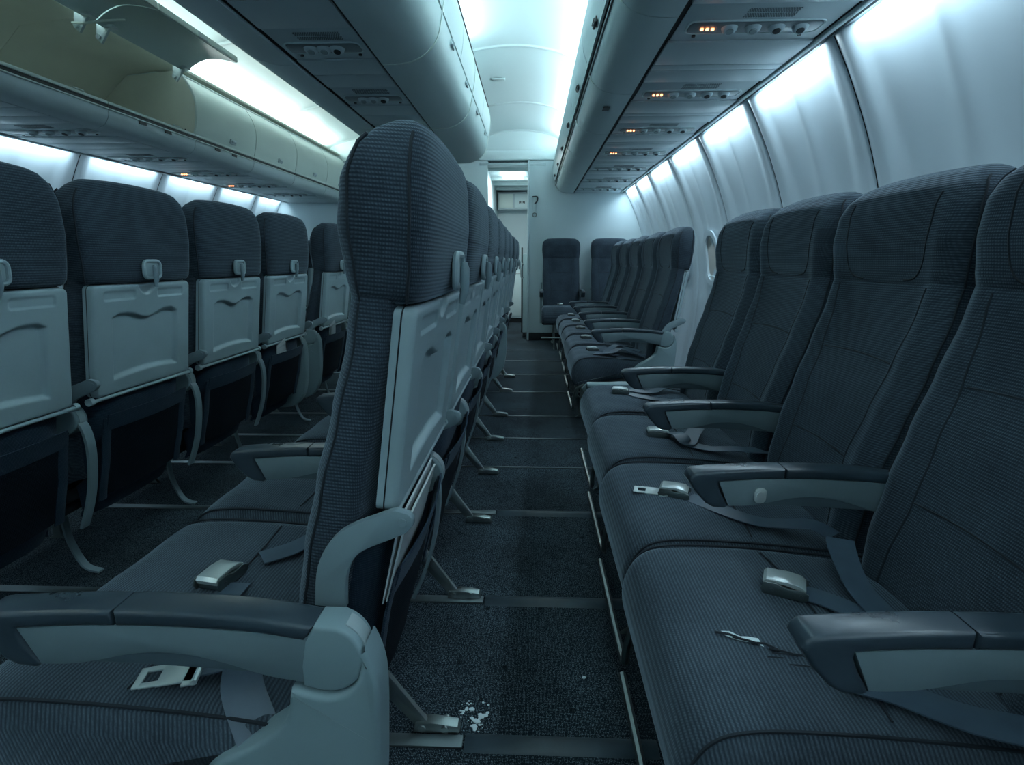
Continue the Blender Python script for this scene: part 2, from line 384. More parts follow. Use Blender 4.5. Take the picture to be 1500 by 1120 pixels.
# ============================================================ OVERHEAD BINS
def bin_shell(prof, y0, y1, m, nm, close=True):
    v = []; f = []; n = len(prof)
    for y in (y0, y1):
        for x, z in prof: v.append((x, y, z))
    for i in range(n - 1): f.append((i, i + 1, n + i + 1, n + i))
    if close: f.append((n - 1, 0, n, 2 * n - 1)); f.append(tuple(range(n))); f.append(tuple(range(n, 2 * n)))
    return mesh(nm, v, f, m, True, 35)
def thick(prof, y0, y1, t, m, nm, bev=.0, center=None):
    """curved sheet with thickness t; normal offset towards the inside"""
    n = len(prof); inner = []
    for i, (x, z) in enumerate(prof):
        a = prof[max(i - 1, 0)]; b = prof[min(i + 1, n - 1)]; dx, dz = b[0] - a[0], b[1] - a[1]; l = math.hypot(dx, dz)
        inner.append((x - dz / l * t, z + dx / l * t))
    return bin_shell(prof + inner[::-1], y0, y1, m, nm)
R_BY = [-2.2, -1.3, -.4, .5, 1.4, 2.02, 2.86, 3.70, 4.52, 5.3, 6.05, YW - .02]
R_low = prof_sp([(.485, 1.80), (.40, 1.803), (.33, 1.822), (.290, 1.858), (.274, 1.888)], 5)
R_door = prof_sp([(.262, 1.93), (.232, 2.02), (.236, 2.12), (.275, 2.22), (.335, 2.29)], 5)
lab_pos = ['nearest', 'second', 'third', 'fourth', 'fifth', 'sixth', 'seventh', 'eighth', 'ninth', 'tenth', 'eleventh']
def latch_mesh(): 
    b = MB(); b.box((0, 0, 0), (.012, .075, .035), .005); b.box((-.006, 0, -.004), (.012, .055, .016), .004); return b
ND = {5: 'first door from the camera with its latch in view', 6: 'second', 7: 'third', 8: 'fourth', 9: 'fifth', 10: 'sixth, touching the bulkhead'}
for i, (a, b) in enumerate(zip(R_BY[:-1], R_BY[1:])):
    vis = i - 4
    lb = {0: 'grey overhead bin on the right, the one nearest above the camera', }.get(vis, None)
    if vis < 0: lb = 'overhead bin on the right behind the camera'
    elif vis > 0: lb = 'closed grey overhead bin above the right seats, %s from the camera' % ['', 'second', 'third', 'fourth', 'fifth', 'sixth', 'seventh'][vis]
    if vis == 6: lb = 'last closed grey bin above the right seats, touching the far bulkhead'
    if vis < -1: continue
    t = thing('overhead_bin', (0, 0, 0), lb, 'overhead bin', 'overhead bins above the right seats')
    y0, y1 = a + .002, b - .002
    hull = [(.50, 1.803)] + [(x + .012, z + .004) for x, z in R_low] + [(.275, 2.10), (.36, 2.27), (.60, 2.36), (1.05, 2.2), (1.05, 1.83)]
    obj('bin_hull', bin_shell([(.47, 1.836), (.34, 1.84), (.298, 1.89), (.276, 1.95), (.258, 2.0), (.27, 2.12), (.35, 2.27), (.6, 2.33), (1.0, 2.1), (1.0, 1.836)], y0, y1, M_GAP, 'bin_hull'), t)
    obj('bin_lower_shell', thick(R_low, y0, y1, -.012, M_BIN, 'bls'), t)
    obj('bin_door', thick(R_door, y0 + .002, y1 - .002, -.012, M_BIN, 'bd'), t)
    obj('door_rail', MB().tube([(.272, y0, 1.889), (.272, y1, 1.889)], .0055, 8).done('rail', M_DMETAL), t)
    yl = (y0 + y1) / 2
    lt = obj('latch', latch_mesh().done('latch', M_DKPL), t, (.250, yl, 1.955)); lt.rotation_euler = (0, math.radians(18), 0)
    o2 = obj('latch_paddle', MB().box((-.004, 0, 0), (.01, .032, .026), .004).done('paddle', M_BIN), lt)
    obj('end_clip', MB().ribbon([(x - .004, y1 - .007, z - .004) for x, z in R_low[-7:]], (0, 1, 0), .012, .003).done('clip', M_BINL), t)
    if vis == 2: obj('row_label', MB().box((.39, a + .25, 1.7995), (.035, .07, .002)).done('rl', M_DKPL), t, label='small dark row label')
# centre bins
C_END = 4.70
C_BY = [-2.2, -1.0, .2, 1.30, 2.42, 3.52, C_END]
C_lowR = prof_sp([(-.635, 1.80), (-.53, 1.806), (-.45, 1.84), (-.40, 1.90), (-.378, 1.99)], 5)
C_door = prof_sp([(-.376, 2.0), (-.362, 2.08), (-.360, 2.16), (-.385, 2.25), (-.44, 2.32)], 5)
C_lowL = prof_sp([(-1.0, 1.80), (-1.12, 1.812), (-1.21, 1.85), (-1.262, 1.92), (-1.285, 2.02), (-1.28, 2.14), (-1.2, 2.24)], 5)
for i, (a, b) in enumerate(zip(C_BY[:-1], C_BY[1:])):
    if i < 2: continue
    n_ = ['', '', 'whose underside begins directly over the camera', 'second from the camera', 'third from the camera', 'farthest one, its rounded end open to view'][i]
    t = thing('overhead_bin', (0, 0, 0), 'centre overhead bin, ' + n_, 'overhead bin', 'centre overhead bins')
    y0, y1 = a + .002, b - .002
    obj('bin_hull', bin_shell([(-.63, 1.836), (-.5, 1.838), (-.41, 1.91), (-.385, 2.0), (-.375, 2.14), (-.45, 2.30), (-.8, 2.34), (-1.18, 2.24), (-1.26, 2.12), (-1.26, 2.0), (-1.2, 1.87), (-1.1, 1.838), (-1.0, 1.836)], y0, y1, M_BIN, 'ch'), t)
    obj('bin_lower_shell', thick(C_lowR, y0, y1, .010, M_BIN, 'cl'), t)
    obj('bin_lower_shell', thick(C_lowL, y0, y1, -.010, M_BIN, 'cl'), t)
    for (p, q) in ((y0, (y0 + y1) / 2 - .002), ((y0 + y1) / 2 + .002, y1)):
        obj('bin_door', thick(C_door, p + .002, q - .002, .010, M_BIN, 'cd'), t)
        lt = obj('latch', latch_mesh().done('latch', M_SOFF), t, (-.382, (p + q) / 2, 1.975)); lt.rotation_euler = (0, math.radians(160), 0)
    obj('seam_ring', MB().ribbon([(x + .002, y1 - .004, z - .001) for x, z in C_lowR + C_door], (0, 1, 0), .010, .003).done('sr', M_BINL), t)
    obj('door_rail', MB().tube([(-.376, y0, 2.235), (-.376, y1, 2.235)], .006, 6).done('rail', M_GAP), t)
# left bins
L_BY = [.75, 1.5, 2.25, 3.0, 3.75, 4.52, 5.28, 6.05, YW - .02]
L_low = prof_sp([(-2.39, 1.70), (-2.335, 1.715), (-2.30, 1.755), (-2.292, 1.80)], 5)
L_door = prof_sp([(-2.286, 1.835), (-2.262, 1.92), (-2.252, 2.02), (-2.275, 2.11), (-2.32, 2.19)], 5)
for i, (a, b) in enumerate(zip(L_BY[:-1], L_BY[1:])):
    op = b < 3.8; y0, y1 = a + .002, b - .002
    if op: lb = 'open left overhead bin, %s' % ['at the left edge of the picture and beyond', 'third from its end wall', 'second from its end wall', 'with its end wall, next to the first closed door'][i]
    else: lb = 'closed cream overhead bin on the left, %s' % ['', '', '', '', 'beside the open bin', 'second past the open bin', 'third past the open bin', 'against the far bulkhead'][i]
    t = thing('overhead_bin', (0, 0, 0), lb, 'overhead bin', 'overhead bins above the left wall seats')
    obj('bin_lower_shell', thick(L_low, y0, y1, .012, M_SOFF, 'll'), t)
    obj('sill_rail', MB().box((-2.296, (y0 + y1) / 2, 1.829), (.022, y1 - y0, .016), .004).done('sr', M_BINL), t)
    obj('sill_groove', MB().box((-2.300, (y0 + y1) / 2, 1.812), (.012, y1 - y0, .018)).done('sg', M_DKPL), t)
    obj('sill_trim', MB().box((-2.288, (y0 + y1) / 2, 1.798), (.010, y1 - y0, .008), .003).done('st', M_BINL), t)
    obj('bin_floor', MB().box((-2.62, (y0 + y1) / 2, 1.80), (.64, y1 - y0, .02)).done('bf', M_INT), t)
    obj('bin_back', MB().prism([(-2.94, 1.80), (-2.92, 1.80), (-2.90, 2.02), (-2.70, 2.20), (-2.34, 2.24), (-2.34, 2.255), (-2.72, 2.22), (-2.92, 2.04)], y0 - .001, y1 + .001).done('bb', M_INT), t)
    if op:
        # raised door: closed profile turned about the hinge
        hx, hz = -2.325, 2.215; an = math.radians(93)
        pr = []
        for x, z in L_door:
            dx, dz = x - hx, z - hz; pr.append((hx + dx * math.cos(an) - dz * math.sin(an), hz + dx * math.sin(an) + dz * math.cos(an)))
        obj('bin_door', thick(pr, y0 + .002, y1 - .002, .012, M_BIN, 'od'), t, label='door swung up above the bin')
        tipx, tipz = pr[0]
        obj('door_lip', MB().box((tipx + .004, (y0 + y1) / 2, tipz + .006), (.012, y1 - y0 - .004, .034), .004).done('dl', M_BINL), t)
        obj('latch', MB().box((tipx + .005, (y0 + y1) / 2, tipz + .004), (.016, .09, .03), .004).done('l', M_SOFF), t)
        for yy in (a + .07, b - .07):
            h = MB(); h.prism([(-2.33, 2.235), (-2.345, 2.16), (-2.32, 2.135), (-2.30, 2.16), (-2.27, 2.20), (-2.23, 2.225)], yy - .008, yy + .008, .002)
            h.cyl((-2.325, yy - .02, 2.165), (-2.325, yy + .02, 2.165), .012, 12)
            h.box((-2.26, yy, 2.212), (.05, .05, .01), .003)
            obj('hinge', h.done('hinge', M_SOFF), t)
        if i in (2, 3):
            obj('striker', MB().tube([(-2.30, b - .2, 1.832), (-2.30, b - .2, 1.846), (-2.30, b - .14, 1.846), (-2.30, b - .14, 1.832)], .004, 6).done('st', M_BIN), t)
        if i == 2:
            obj('cable', MB().tube(spline([(-2.33, 2.90, 2.17), (-2.25, 2.88, 2.16), (-2.18, 2.92, 2.185), (-2.12, 2.99, 2.215)], 8), .006, 8).done('cb', M_BINL), t, label='curved white cable')
        if i == 3:
            ew = [(-2.93, 1.80), (-2.30, 1.80)] + [(x - .004, z) for x, z in L_door] + [(-2.36, 2.22), (-2.70, 2.19), (-2.90, 2.02)]
            obj('end_wall', MB().prism(ew, 3.735, 3.749, .001).done('ew', M_INT), t)
            obj('door_seal', MB().tube([(x, 3.742, z) for x, z in L_door], .008, 8).done('ds', M_BINL), t)
            d = MB()
            d.box((-2.34, 3.733, 1.86), (.008, .004, .008)); d.box((-2.36, 3.733, 1.86), (.008, .004, .008))
            obj('rivet', d.done('rv', M_DKPL), t)
    else:
        obj('bin_hull', bin_shell([(-2.36, 1.72), (-2.305, 1.84), (-2.275, 1.93), (-2.27, 2.02), (-2.29, 2.10), (-2.36, 2.20), (-2.7, 2.25), (-2.95, 2.0), (-2.95, 1.72)], y0, y1, M_BINL, 'lh'), t)
        obj('bin_door', thick(L_door, y0 + .003, y1 - .003, .012, M_BINL, 'ld'), t)
        lt = obj('latch', latch_mesh().done('latch', M_SOFF), t, (-2.268, (y0 + y1) / 2 + .05, 1.872)); lt.rotation_euler = (0, math.radians(200), 0)
        obj('door_seal', MB().tube([(-2.325, y0, 2.195), (-2.325, y1, 2.195)], .007, 6).done('tr', M_BIN), t)
    if i in (3, 4): 
        for q in (0, 1):
            obj('sill_label', MB().box((-2.287, a + .25 + q * .22, 1.785), (.003, .06, .018)).done('sl', M_DKPL), t)
obj('bulkhead_post', MB().box((-2.37, YW - .012, 1.9), (.08, .02, .5), .004).done('bp', M_BIN), bk)

# ---- soffits (undersides) with separate panels and passenger service units
def soffit(nm, x0, x1, z, ya, yb):
    return struct(nm, MB().box(((x0 + x1) / 2, (ya + yb) / 2, z + .022), (x1 - x0, yb - ya, .02)).done(nm, M_GAP, False))
def psu(xc, yc, z, wd, label, group, lit, cups=4):
    t = thing('service_unit', (xc, yc, z), label, 'service panel', group)
    L = .30
    pn = MB(); o = rrect(wd, L - .006, .006, 2); inn = [(u * 1.0, q) for u, q in rrect(wd * .86, .085, .022, 5)]
    n1, n2 = len(o), len(inn)
    pn.box((0, 0, .012), (wd, L - .006, .008), .002)
    obj('panel', pn.done('psu_panel', M_SOFF), t)
    # raised rim and tray
    rim = [(u, q + .03, -.002) for u, q in rrect(wd * .88, .10, .026, 5)]; rim.append(rim[0])
    obj('rim', MB().tube([Vector(p) + Vector((0, 0, .009)) for p in rim], .004, 6).done('rim', M_BIN), t)
    obj('recess', MB().prism([(u, q + .03) for u, q in inn], .004, .0085, .001, axis='z').done('recess', mat('psu recess', (.17, .21, .23), .35) if 'psu recess' not in bpy.data.materials else bpy.data.materials['psu recess']), t)
    for k in range(cups):
        u = wd * (-.16 + k * .155)
        c = MB(); c.tube([(u, .03, .006), (u, .03, -.004), (u, .028, -.010)], .02, 16, radii=[.029, .026, .018])
        obj('reading_light' if k < 2 else 'air_nozzle', c.done('cup', M_SOFF), t)
        c = MB(); c.tube([(u, .028, -.009), (u, .027, -.0125)], .014, 12, radii=[.015, .012])
        obj('lens', c.done('lens', M_LENS if k < 2 else M_DKPL), t)
    if lit:
        for k in range(3): obj('sign_lamp', MB().box((-wd * .34 + k * .019, .035, .001), (.010, .011, .006), .002).done('sl', E_AMB), t, label='lit amber lamp')
    g = MB()
    for r in range(8):
        for c in range(20): g.box((-.065 + c * .0085 + .004 * (r % 2), -.045 - r * .008 - (.006 if r > 3 else 0), .0075), (.005, .0045, .002))
    go = obj('speaker_grille', g.done('grille', bpy.data.materials['psu recess'], False), t, kind='stuff') 
    for u in (-wd * .36, wd * .36): obj('screw', MB().cyl((u, .10, .008), (u, .10, .002), .007, 10).done('screw', M_DKPL), t)
    return t
def fillers(parent, x0, x1, z, ys):
    for a, b in ys: obj('soffit_panel', MB().box(((x0 + x1) / 2, (a + b) / 2, z + .009), (x1 - x0, b - a - .005, .012), .003).done('sp', M_SOFF), parent)
s1 = soffit('trim_1', .49, 1.10, 1.80, -.9, YW)
RY = [.60, 1.35, 2.09, 2.85, 3.58, 4.30, 5.00, 5.68, 6.35]
words = ['over the camera', 'nearest in the picture', 'second', 'third', 'fourth', 'fifth', 'sixth', 'seventh']
for i, y in enumerate(RY):
    lb = 'service unit above the right seats with ' + ('lit amber lamp, ' if 1 <= i < 7 else 'no lit lamp, ')
    lb = 'service unit over the right seats, ' + ['behind the top edge of the picture', 'just beyond the top edge of the picture', 'largest one, glowing amber at its aisle end', 'second amber-lit one from the camera', 'third amber-lit one from the camera', 'fourth amber-lit one from the camera', 'first unlit one past the amber ones', 'second unlit one past the amber ones', 'against the far bulkhead'][i]
    psu(.775, y - .0, 1.80, .53, lb, 'service units above the right seats', 1 <= i < 6)
    yn = RY[i + 1] if i + 1 < len(RY) else YW + .15
    a = y + .15; b = yn - .15; d = b - a
    fillers(s1, .505, 1.045, 1.80, [(a, a + d * .52), (a + d * .52, a + d * .66), (a + d * .66, b)])
obj('edge_rail', MB().box((1.062, 2.9, 1.806), (.02, 7.6, .014), .003).done('er', M_BIN), s1)
obj('edge_rail', MB().box((1.100, 2.9, 1.825), (.045, 7.6, .014), .003).done('er', M_SOFF), s1)
s2 = soffit('trim_2', -1.0, -.635, 1.80, -.9, C_END - .01)
CY_ = [1.50, 2.22, 2.87, 3.55, 4.22]
for i, y in enumerate(CY_):
    psu(-.815, y, 1.80, .33, 'unlit service unit under the centre bins, ' + ['beyond the top edge of the picture', 'nearest one in the picture', 'second one from the camera', 'third one, behind the tall headrest', 'farthest one'][i], 'service units under the centre bins', False, 3)
    yn = CY_[i + 1] if i + 1 < len(CY_) else C_END + .14
    a = y + .15; b = yn - .15; d = b - a
    fillers(s2, -.98, -.65, 1.80, [(a, a + d * .5), (a + d * .5, b)])
fillers(s2, -.98, -.65, 1.80, [(-.9, .2), (.2, .8), (.8, 1.1), (1.1, 1.35)])
s3 = soffit('trim_3', -3.08, -2.39, 1.70, -.9, YW)
LY = [1.55, 2.3, 3.05, 3.83, 4.50, 5.2, 5.9]
for i, y in enumerate(LY):
    psu(-2.715, y, 1.70, .608, 'service unit under the left bins, ' + ['beyond the left edge of the picture', 'hidden at the left edge of the picture', 'nearest one, at the left edge of the picture', 'second one, below the open bin', 'third one, first with a small orange lamp', 'fourth one, with a small orange lamp', 'closest to the far bulkhead'][i], 'service units under the left bins', i in (4, 5))
    yn = LY[i + 1] if i + 1 < len(LY) else YW + .15
    a = y + .15; b = yn - .15; d = b - a
    fillers(s3, -3.02, -2.41, 1.70, [(a, a + d * .35), (a + d * .35, a + d * .68), (a + d * .68, b)])
fillers(s3, -3.02, -2.41, 1.70, [(-.9, 0), (0, .7), (.7, 1.4)])
obj('edge_rail', MB().box((-3.05, 2.9, 1.706), (.03, 7.6, .012), .003).done('er', M_BIN), s3)

# ============================================================ SEATS
# local frame: origin on the floor, seat faces -X, width along Y
def spow(a, p): return math.copysign(abs(a) ** p, a)
XF = [(.36, .158), (.5, .168), (.6, .186), (.7, .213), (.8, .243), (.9, .270), (.985, .284)]
XB = [(.36, .232), (.5, .246), (.6, .268), (.7, .290), (.8, .312), (.94, .342), (.985, .350)]
HF = [(.950, .279), (.98, .273), (1.04, .267), (1.10, .270), (1.135, .282), (1.158, .304), (1.172, .332)]
HB = [(.950, .372), (1.0, .382), (1.06, .388), (1.12, .388), (1.150, .385), (1.165, .376), (1.172, .362)]
def ring(z, xf, xb, w, n=4.5, bol=0, K=56, crown=0):
    out = []; d = (xb - xf) / 2; mx = (xb + xf) / 2
    for k in range(K):
        a = 2 * PI * k / K; c, s = math.cos(a), math.sin(a)
        y = w * spow(c, 2 / n); x = mx - d * spow(s, 2 / (n if s > 0 else 6.0))
        if s > 0: x -= bol * (math.exp(-((abs(y) / w - .78) / .13) ** 2) - .5 * math.exp(-(y / w / .5) ** 2))
        out.append((x, y, z - crown * (y / .23) ** 2))
    return out
def back_w(z): return lerp_tab([(.36, .205), (.5, .216), (.75, .222), (.985, .216)], z)
rs = []
for i in range(30):
    z = .37 + (.985 - .37) * i / 29; e = 0
    rs.append(ring(z, lerp_tab(XF, z), lerp_tab(XB, z), back_w(z), bol=.012))
ME_BACK = rings_mesh('backrest', rs, F_BACK)
def head_w(z):
    base = lerp_tab([(.948, .218), (.99, .223), (1.05, .229), (1.12, .226), (1.172, .222)], z); r = .074; zc = 1.174 - r
    return base if z <= zc else base - r + math.sqrt(max(0, r * r - (z - zc) ** 2)) * 1.0
rs = []
zz = [.948, .952, .96, .98] + [1.0 + .148 * i / 16 for i in range(17)] + [1.154, 1.160, 1.165, 1.169, 1.172]
for z in zz:
    s_ = {.948: .93, .952: .975}.get(z, 1)
    xf, xb = lerp_tab(HF, z), lerp_tab(HB, z)
    rs.append(ring(z, xf + (1 - s_) * .1, xb - (1 - s_) * .1, max(.03, head_w(z)) * s_, n=4.6, bol=.010 * (1 - max(0, (z - 1.05) / .12)), crown=.010 * max(0, (z - 1.0) / .17)))
ME_HEAD = rings_mesh('headrest', rs, F_BACK, 70)
def front_x(y, z, head=False):
    if head: xf, w, b = lerp_tab(HF, z), max(.03, head_w(z)), .010 * (1 - max(0, (z - 1.05) / .12)); xb = lerp_tab(HB, z); n = 4.6
    else: xf, w, b, xb, n = lerp_tab(XF, z), back_w(z), .012, lerp_tab(XB, z), 4.5
    q = min(.999, abs(y) / w); s = (1 - q ** n) ** (1 / n); x = (xf + xb) / 2 - (xb - xf) / 2 * s
    return x - b * (math.exp(-((q - .78) / .13) ** 2) - .5 * math.exp(-(q / .5) ** 2))
pp = MB()
for sg in (-1, 1):
    pts = []
    for i in range(25):
        z = .44 + (.95 - .44) * i / 24; y = sg * lerp_tab([(.44, .135), (.6, .118), (.75, .13), (.95, .150)], z); pts.append((front_x(y, z) + .0005, y, z))
    pp.tube(pts, .0022, 5)
for z0, hw in ((.80, .125), (.60, .116)):
    pp.tube([(front_x(u * hw / 6, z0 - .004 * (1 - (u / 6) ** 2) * -1) + .0005, u * hw / 6, z0 + .005 * (1 - (u / 6) ** 2)) for u in range(-6, 7)], .002, 5)
for sg in (-1, 1):   # outer edge seams on the sides
    pp.tube([(lerp_tab(XF, z) + .016, sg * (back_w(z) - .003), z) for z in [.40 + .55 * i / 20 for i in range(21)]], .0022, 5)
ME_BPIPE = pp.done('piping', M_PIPE)
pp = MB()
uy = spline([(0, .140, 1.125), (0, .138, 1.08), (0, .134, 1.03), (0, .125, .99), (0, .105, .968), (0, .07, .962)], 5)
for sg in (-1, 1): pp.tube([(front_x(p.y, p.z, True), sg * p.y, p.z) for p in uy], .002, 5)
for sg in (-1, 1):
    for q, side in ((.992, 1), (.975, -1)):
        pts = []
        for i in range(20):
            z = .953 + .195 * i / 19; w_ = head_w(z); xb, xf = lerp_tab(HB, z), lerp_tab(HF, z)
            n_ = 6.0 if side > 0 else 4.6; k_ = (1 - q ** n_) ** (1 / n_)
            pts.append(((xf + xb) / 2 + side * (xb - xf) / 2 * k_, sg * w_ * q, z - .004))
        pp.tube(pts, .0022, 5)
ME_HPIPE = pp.done('piping', M_PIPE)
# cushion
def cushion_mesh(m):
    prof = prof_sp([(.20, .425), (.10, .440), (-.05, .452), (-.17, .455), (-.235, .443), (-.268, .405), (-.278, .36), (-.268, .305), (-.245, .285), (-.20, .29), (.0, .33), (.17, .35), (.205, .39), (.20, .425)], 4)[:-1]
    cx, cz = 0, 0; W = .236; r = .030; rings = []
    for k in range(27):
        u = -1 + 2 * k / 26; u = math.copysign(abs(u) ** .7, u) if abs(u) > 0 else 0
        y = u * W; t = max(0, (abs(y) - (W - r)) / r); ins = r * (1 - math.sqrt(max(0, 1 - t * t)))
        R = []
        n = len(prof)
        for i, (x, z) in enumerate(prof):
            a, b = prof[i - 1], prof[(i + 1) % n]; dx, dz = b[0] - a[0], b[1] - a[1]; l = math.hypot(dx, dz)
            nx, nz = dz / l, -dx / l            # inward normal sign fixed below
            if (x - (-.03)) * nx + (z - .37) * nz > 0: nx, nz = -nx, -nz
            cr = .006 * (1 - (y / W) ** 2) * (1 if z > .40 else 0)
            wr = .0015 * math.sin(9 * y / W + 22 * x)
            R.append((x + nx * ins, y, z + nz * ins + cr + (wr if z > .41 else 0)))
        rings.append(R)
    return rings_mesh('seat_cushion', rings, m, 60)
ME_CUSH = cushion_mesh(F_CUSH)
pp = MB()
top = [(.19, .428), (.10, .4415), (-.05, .4535), (-.17, .4565), (-.232, .4445), (-.262, .408), (-.271, .36), (-.262, .31)]
for sg in (-1, 1):
    pp.tube(spline([(x + .001, sg * (.2215), z + .0005 - .0015) for x, z in top], 4), .0024, 5)
pp.tube(spline([(-.02, -.20, .4545), (-.012, -.12, .4575), (-.01, 0, .4590), (-.012, .12, .4575), (-.02, .20, .4545)], 4), .0016, 5)
ME_CPIPE = pp.done('piping', M_PIPE)
ME_PAN = MB().box((0, 0, .315), (.36, .44, .05), .02).box((-.02, 0, .27), (.06, .46, .05), .02).box((.13, 0, .27), (.05, .46, .05), .02).done('seat_pan', M_BASE)
# tray table (built flat: u across, v up, h outwards) then leaned
TW, TH, TT = .415, .325, .025
def rr_sd(u, v, hw, hh, r):
    qx, qy = abs(u) - hw + r, abs(v) - hh + r
    return math.hypot(max(qx, 0), max(qy, 0)) + min(max(qx, qy), 0) - r
def tray_h(u, v):
    h = TT
    e = -rr_sd(u, v, TW / 2, TH / 2, .016)
    h -= .008 * (1 - math.sqrt(max(0, 1 - (1 - min(1, max(0, e) / .010)) ** 2)))
    top_ = .082 - .020 * (.5 + .5 * math.cos(min(1, abs(u) / .085) * PI)) - .012 * smooth(.11, .143, abs(u))
    # main recess
    bot = -.122 + .010 * (1 - (u / .14) ** 2)
    d = min(.143 - abs(u), top_ - v, v - bot)
    h -= .0125 * smooth(0, .013, d)
    for sg in (-1, 1):
        d = -rr_sd(u - sg * .108, v - .131, .062, .014, .008); h -= .0030 * smooth(0, .0035, d)
    d = -(math.hypot(u, (v - .1625)) - .036); h -= .007 * smooth(0, .008, d)
    return h
nu, nv = 128, 100; V = []; Fc = []
for j in range(nv + 1):
    for i in range(nu + 1):
        a = -1 + 2 * i / nu; b = -1 + 2 * j / nv
        u, v_ = a * TW / 2, b * TH / 2
        # round the corners of the outline
        r = .016; qx, qy = abs(u) - (TW / 2 - r), abs(v_) - (TH / 2 - r)
        if qx > 0 and qy > 0:
            l = math.hypot(qx, qy); mxx = max(qx, qy); k_ = mxx / l; u = math.copysign(TW / 2 - r + qx * k_, u); v_ = math.copysign(TH / 2 - r + qy * k_, v_)
        V.append((tray_h(u, v_), u, v_))
for j in range(nv):
    for i in range(nu): a = j * (nu + 1) + i; Fc.append((a, a + 1, a + nu + 2, a + nu + 1))
# skirt + back
bd = [i for i in range(nu + 1)] + [j * (nu + 1) + nu for j in range(1, nv + 1)] + [nv * (nu + 1) + i for i in range(nu - 1, -1, -1)] + [j * (nu + 1) for j in range(nv - 1, 0, -1)]
b0 = len(V)
for i in bd: V.append((-.004, V[i][1], V[i][2]))
for k in range(len(bd)): Fc.append((bd[k], bd[(k + 1) % len(bd)], b0 + (k + 1) % len(bd), b0 + k))
Fc.append(tuple(range(b0, b0 + len(bd))))
ME_TRAY = mesh('tray_table', V, Fc, M_TRAY, True, 60)
# side split line of the tray
ME_TLINE = MB().tube([(.0065, p[0], p[1]) for p in rrect(TW + .0006, TH + .0006, .016, 4)] + [(.0065, TW / 2, 0)], .0010, 4).done('tray_edge_line', M_GAP)
lean = math.atan2(.361 - .315, .94 - .62)
b = MB(); lp = [(0.004, p[0], p[1]) for p in rrect(.070, .050, .014, 5)]; b.tube(lp + lp[:2], .0055, 8); b.prism(rrect(.066, .046, .013, 5), -.002, .003, .001, axis='x')
ME_LATCH = b.done('tray_latch', M_TRAY)
b = MB(); b.tube([(.012, 0, .014), (.014, 0, .004), (.015, 0, -.03), (.011, 0, -.052)], .007, 10, radii=[.005, .0075, .0075, .005])
ME_LEVER = b.done('latch_lever', M_GREY)
# tray hinge bar with end knobs
b = MB(); b.cyl((.020, -.222, -.168), (.020, .222, -.168), .0055, 10)
for sg in (-1, 1): b.cyl((.016, sg * .212, -.168), (.016, sg * .226, -.168), .011, 14)
ME_TBAR = b.done('hinge_bar', M_TRAY)
# bracket arm from the armrest pivot up to the tray hinge
def bracket(y):
    c = spline([(.236, 0, .545), (.243, 0, .60), (.268, 0, .640), (.318, 0, .664), (.338, 0, .672)], 5); l = []; r_ = []
    for i, p in enumerate(c):
        t = (c[min(i + 1, len(c) - 1)] - c[max(i - 1, 0)]).normalized(); n_ = Vector((-t.z, 0, t.x)); w_ = .021 - .004 * i / len(c)
        l.append((p.x + n_.x * w_, p.z + n_.z * w_)); r_.append((p.x - n_.x * w_, p.z - n_.z * w_))
    e = c[-1]; cap = [(e.x + .013 * math.cos(a) + .004, e.z + .013 * math.sin(a)) for a in (math.radians(60), math.radians(20), math.radians(-20), math.radians(-60))]
    b = MB(); b.prism(l + cap + r_[::-1], y - .007, y + .007, .002)
    b.cyl((e.x + .002, y - .009, e.z), (e.x + .002, y + .009, e.z), .006, 12)
    return b
ME_BRK = bracket(0).done('tray_bracket', M_GREY)
# rear spar, a curved flat strip under each armrest pivot
ME_SPAR = MB().ribbon(spline([(.262, 0, .575), (.292, 0, .55), (.300, 0, .48), (.286, 0, .38), (.262, 0, .30), (.235, 0, .235)], 6), (0, 1, 0), .028, .008).done('rear_spar', M_GREY)
# rear cloth + pocket
def rear_x(z): return lerp_tab([(.22, .205), (.30, .240), (.45, .275), (.58, .300), (.655, .314)], z)
v = []; f = []; na, nb = 14, 16
for j in range(nb + 1):
    z = .24 + (.655 - .24) * j / nb
    for i in range(na + 1):
        t = -1 + 2 * i / na; v.append((rear_x(z) - .035 * abs(t) ** 6, t * .205 * (1 - .10 * (1 - j / nb)), z))
for j in range(nb):
    for i in range(na): a = j * (na + 1) + i; f.append((a, a + 1, a + na + 2, a + na + 1))
o_ = len(v)
for j in range(nb + 1):
    z = .24 + (.655 - .24) * j / nb
    for i in (0, na): t = -1 + 2 * i / na; v.append((.225 if z > .36 else .19, t * .205 * (1 - .10 * (1 - j / nb)), z))
for j in range(nb):
    f.append((j * (na + 1), (j + 1) * (na + 1), o_ + 2 * (j + 1), o_ + 2 * j)); f.append((j * (na + 1) + na, (j + 1) * (na + 1) + na, o_ + 2 * (j + 1) + 1, o_ + 2 * j + 1))
ME_REAR = mesh('rear_cover', v, f, F_REAR, True, 60)
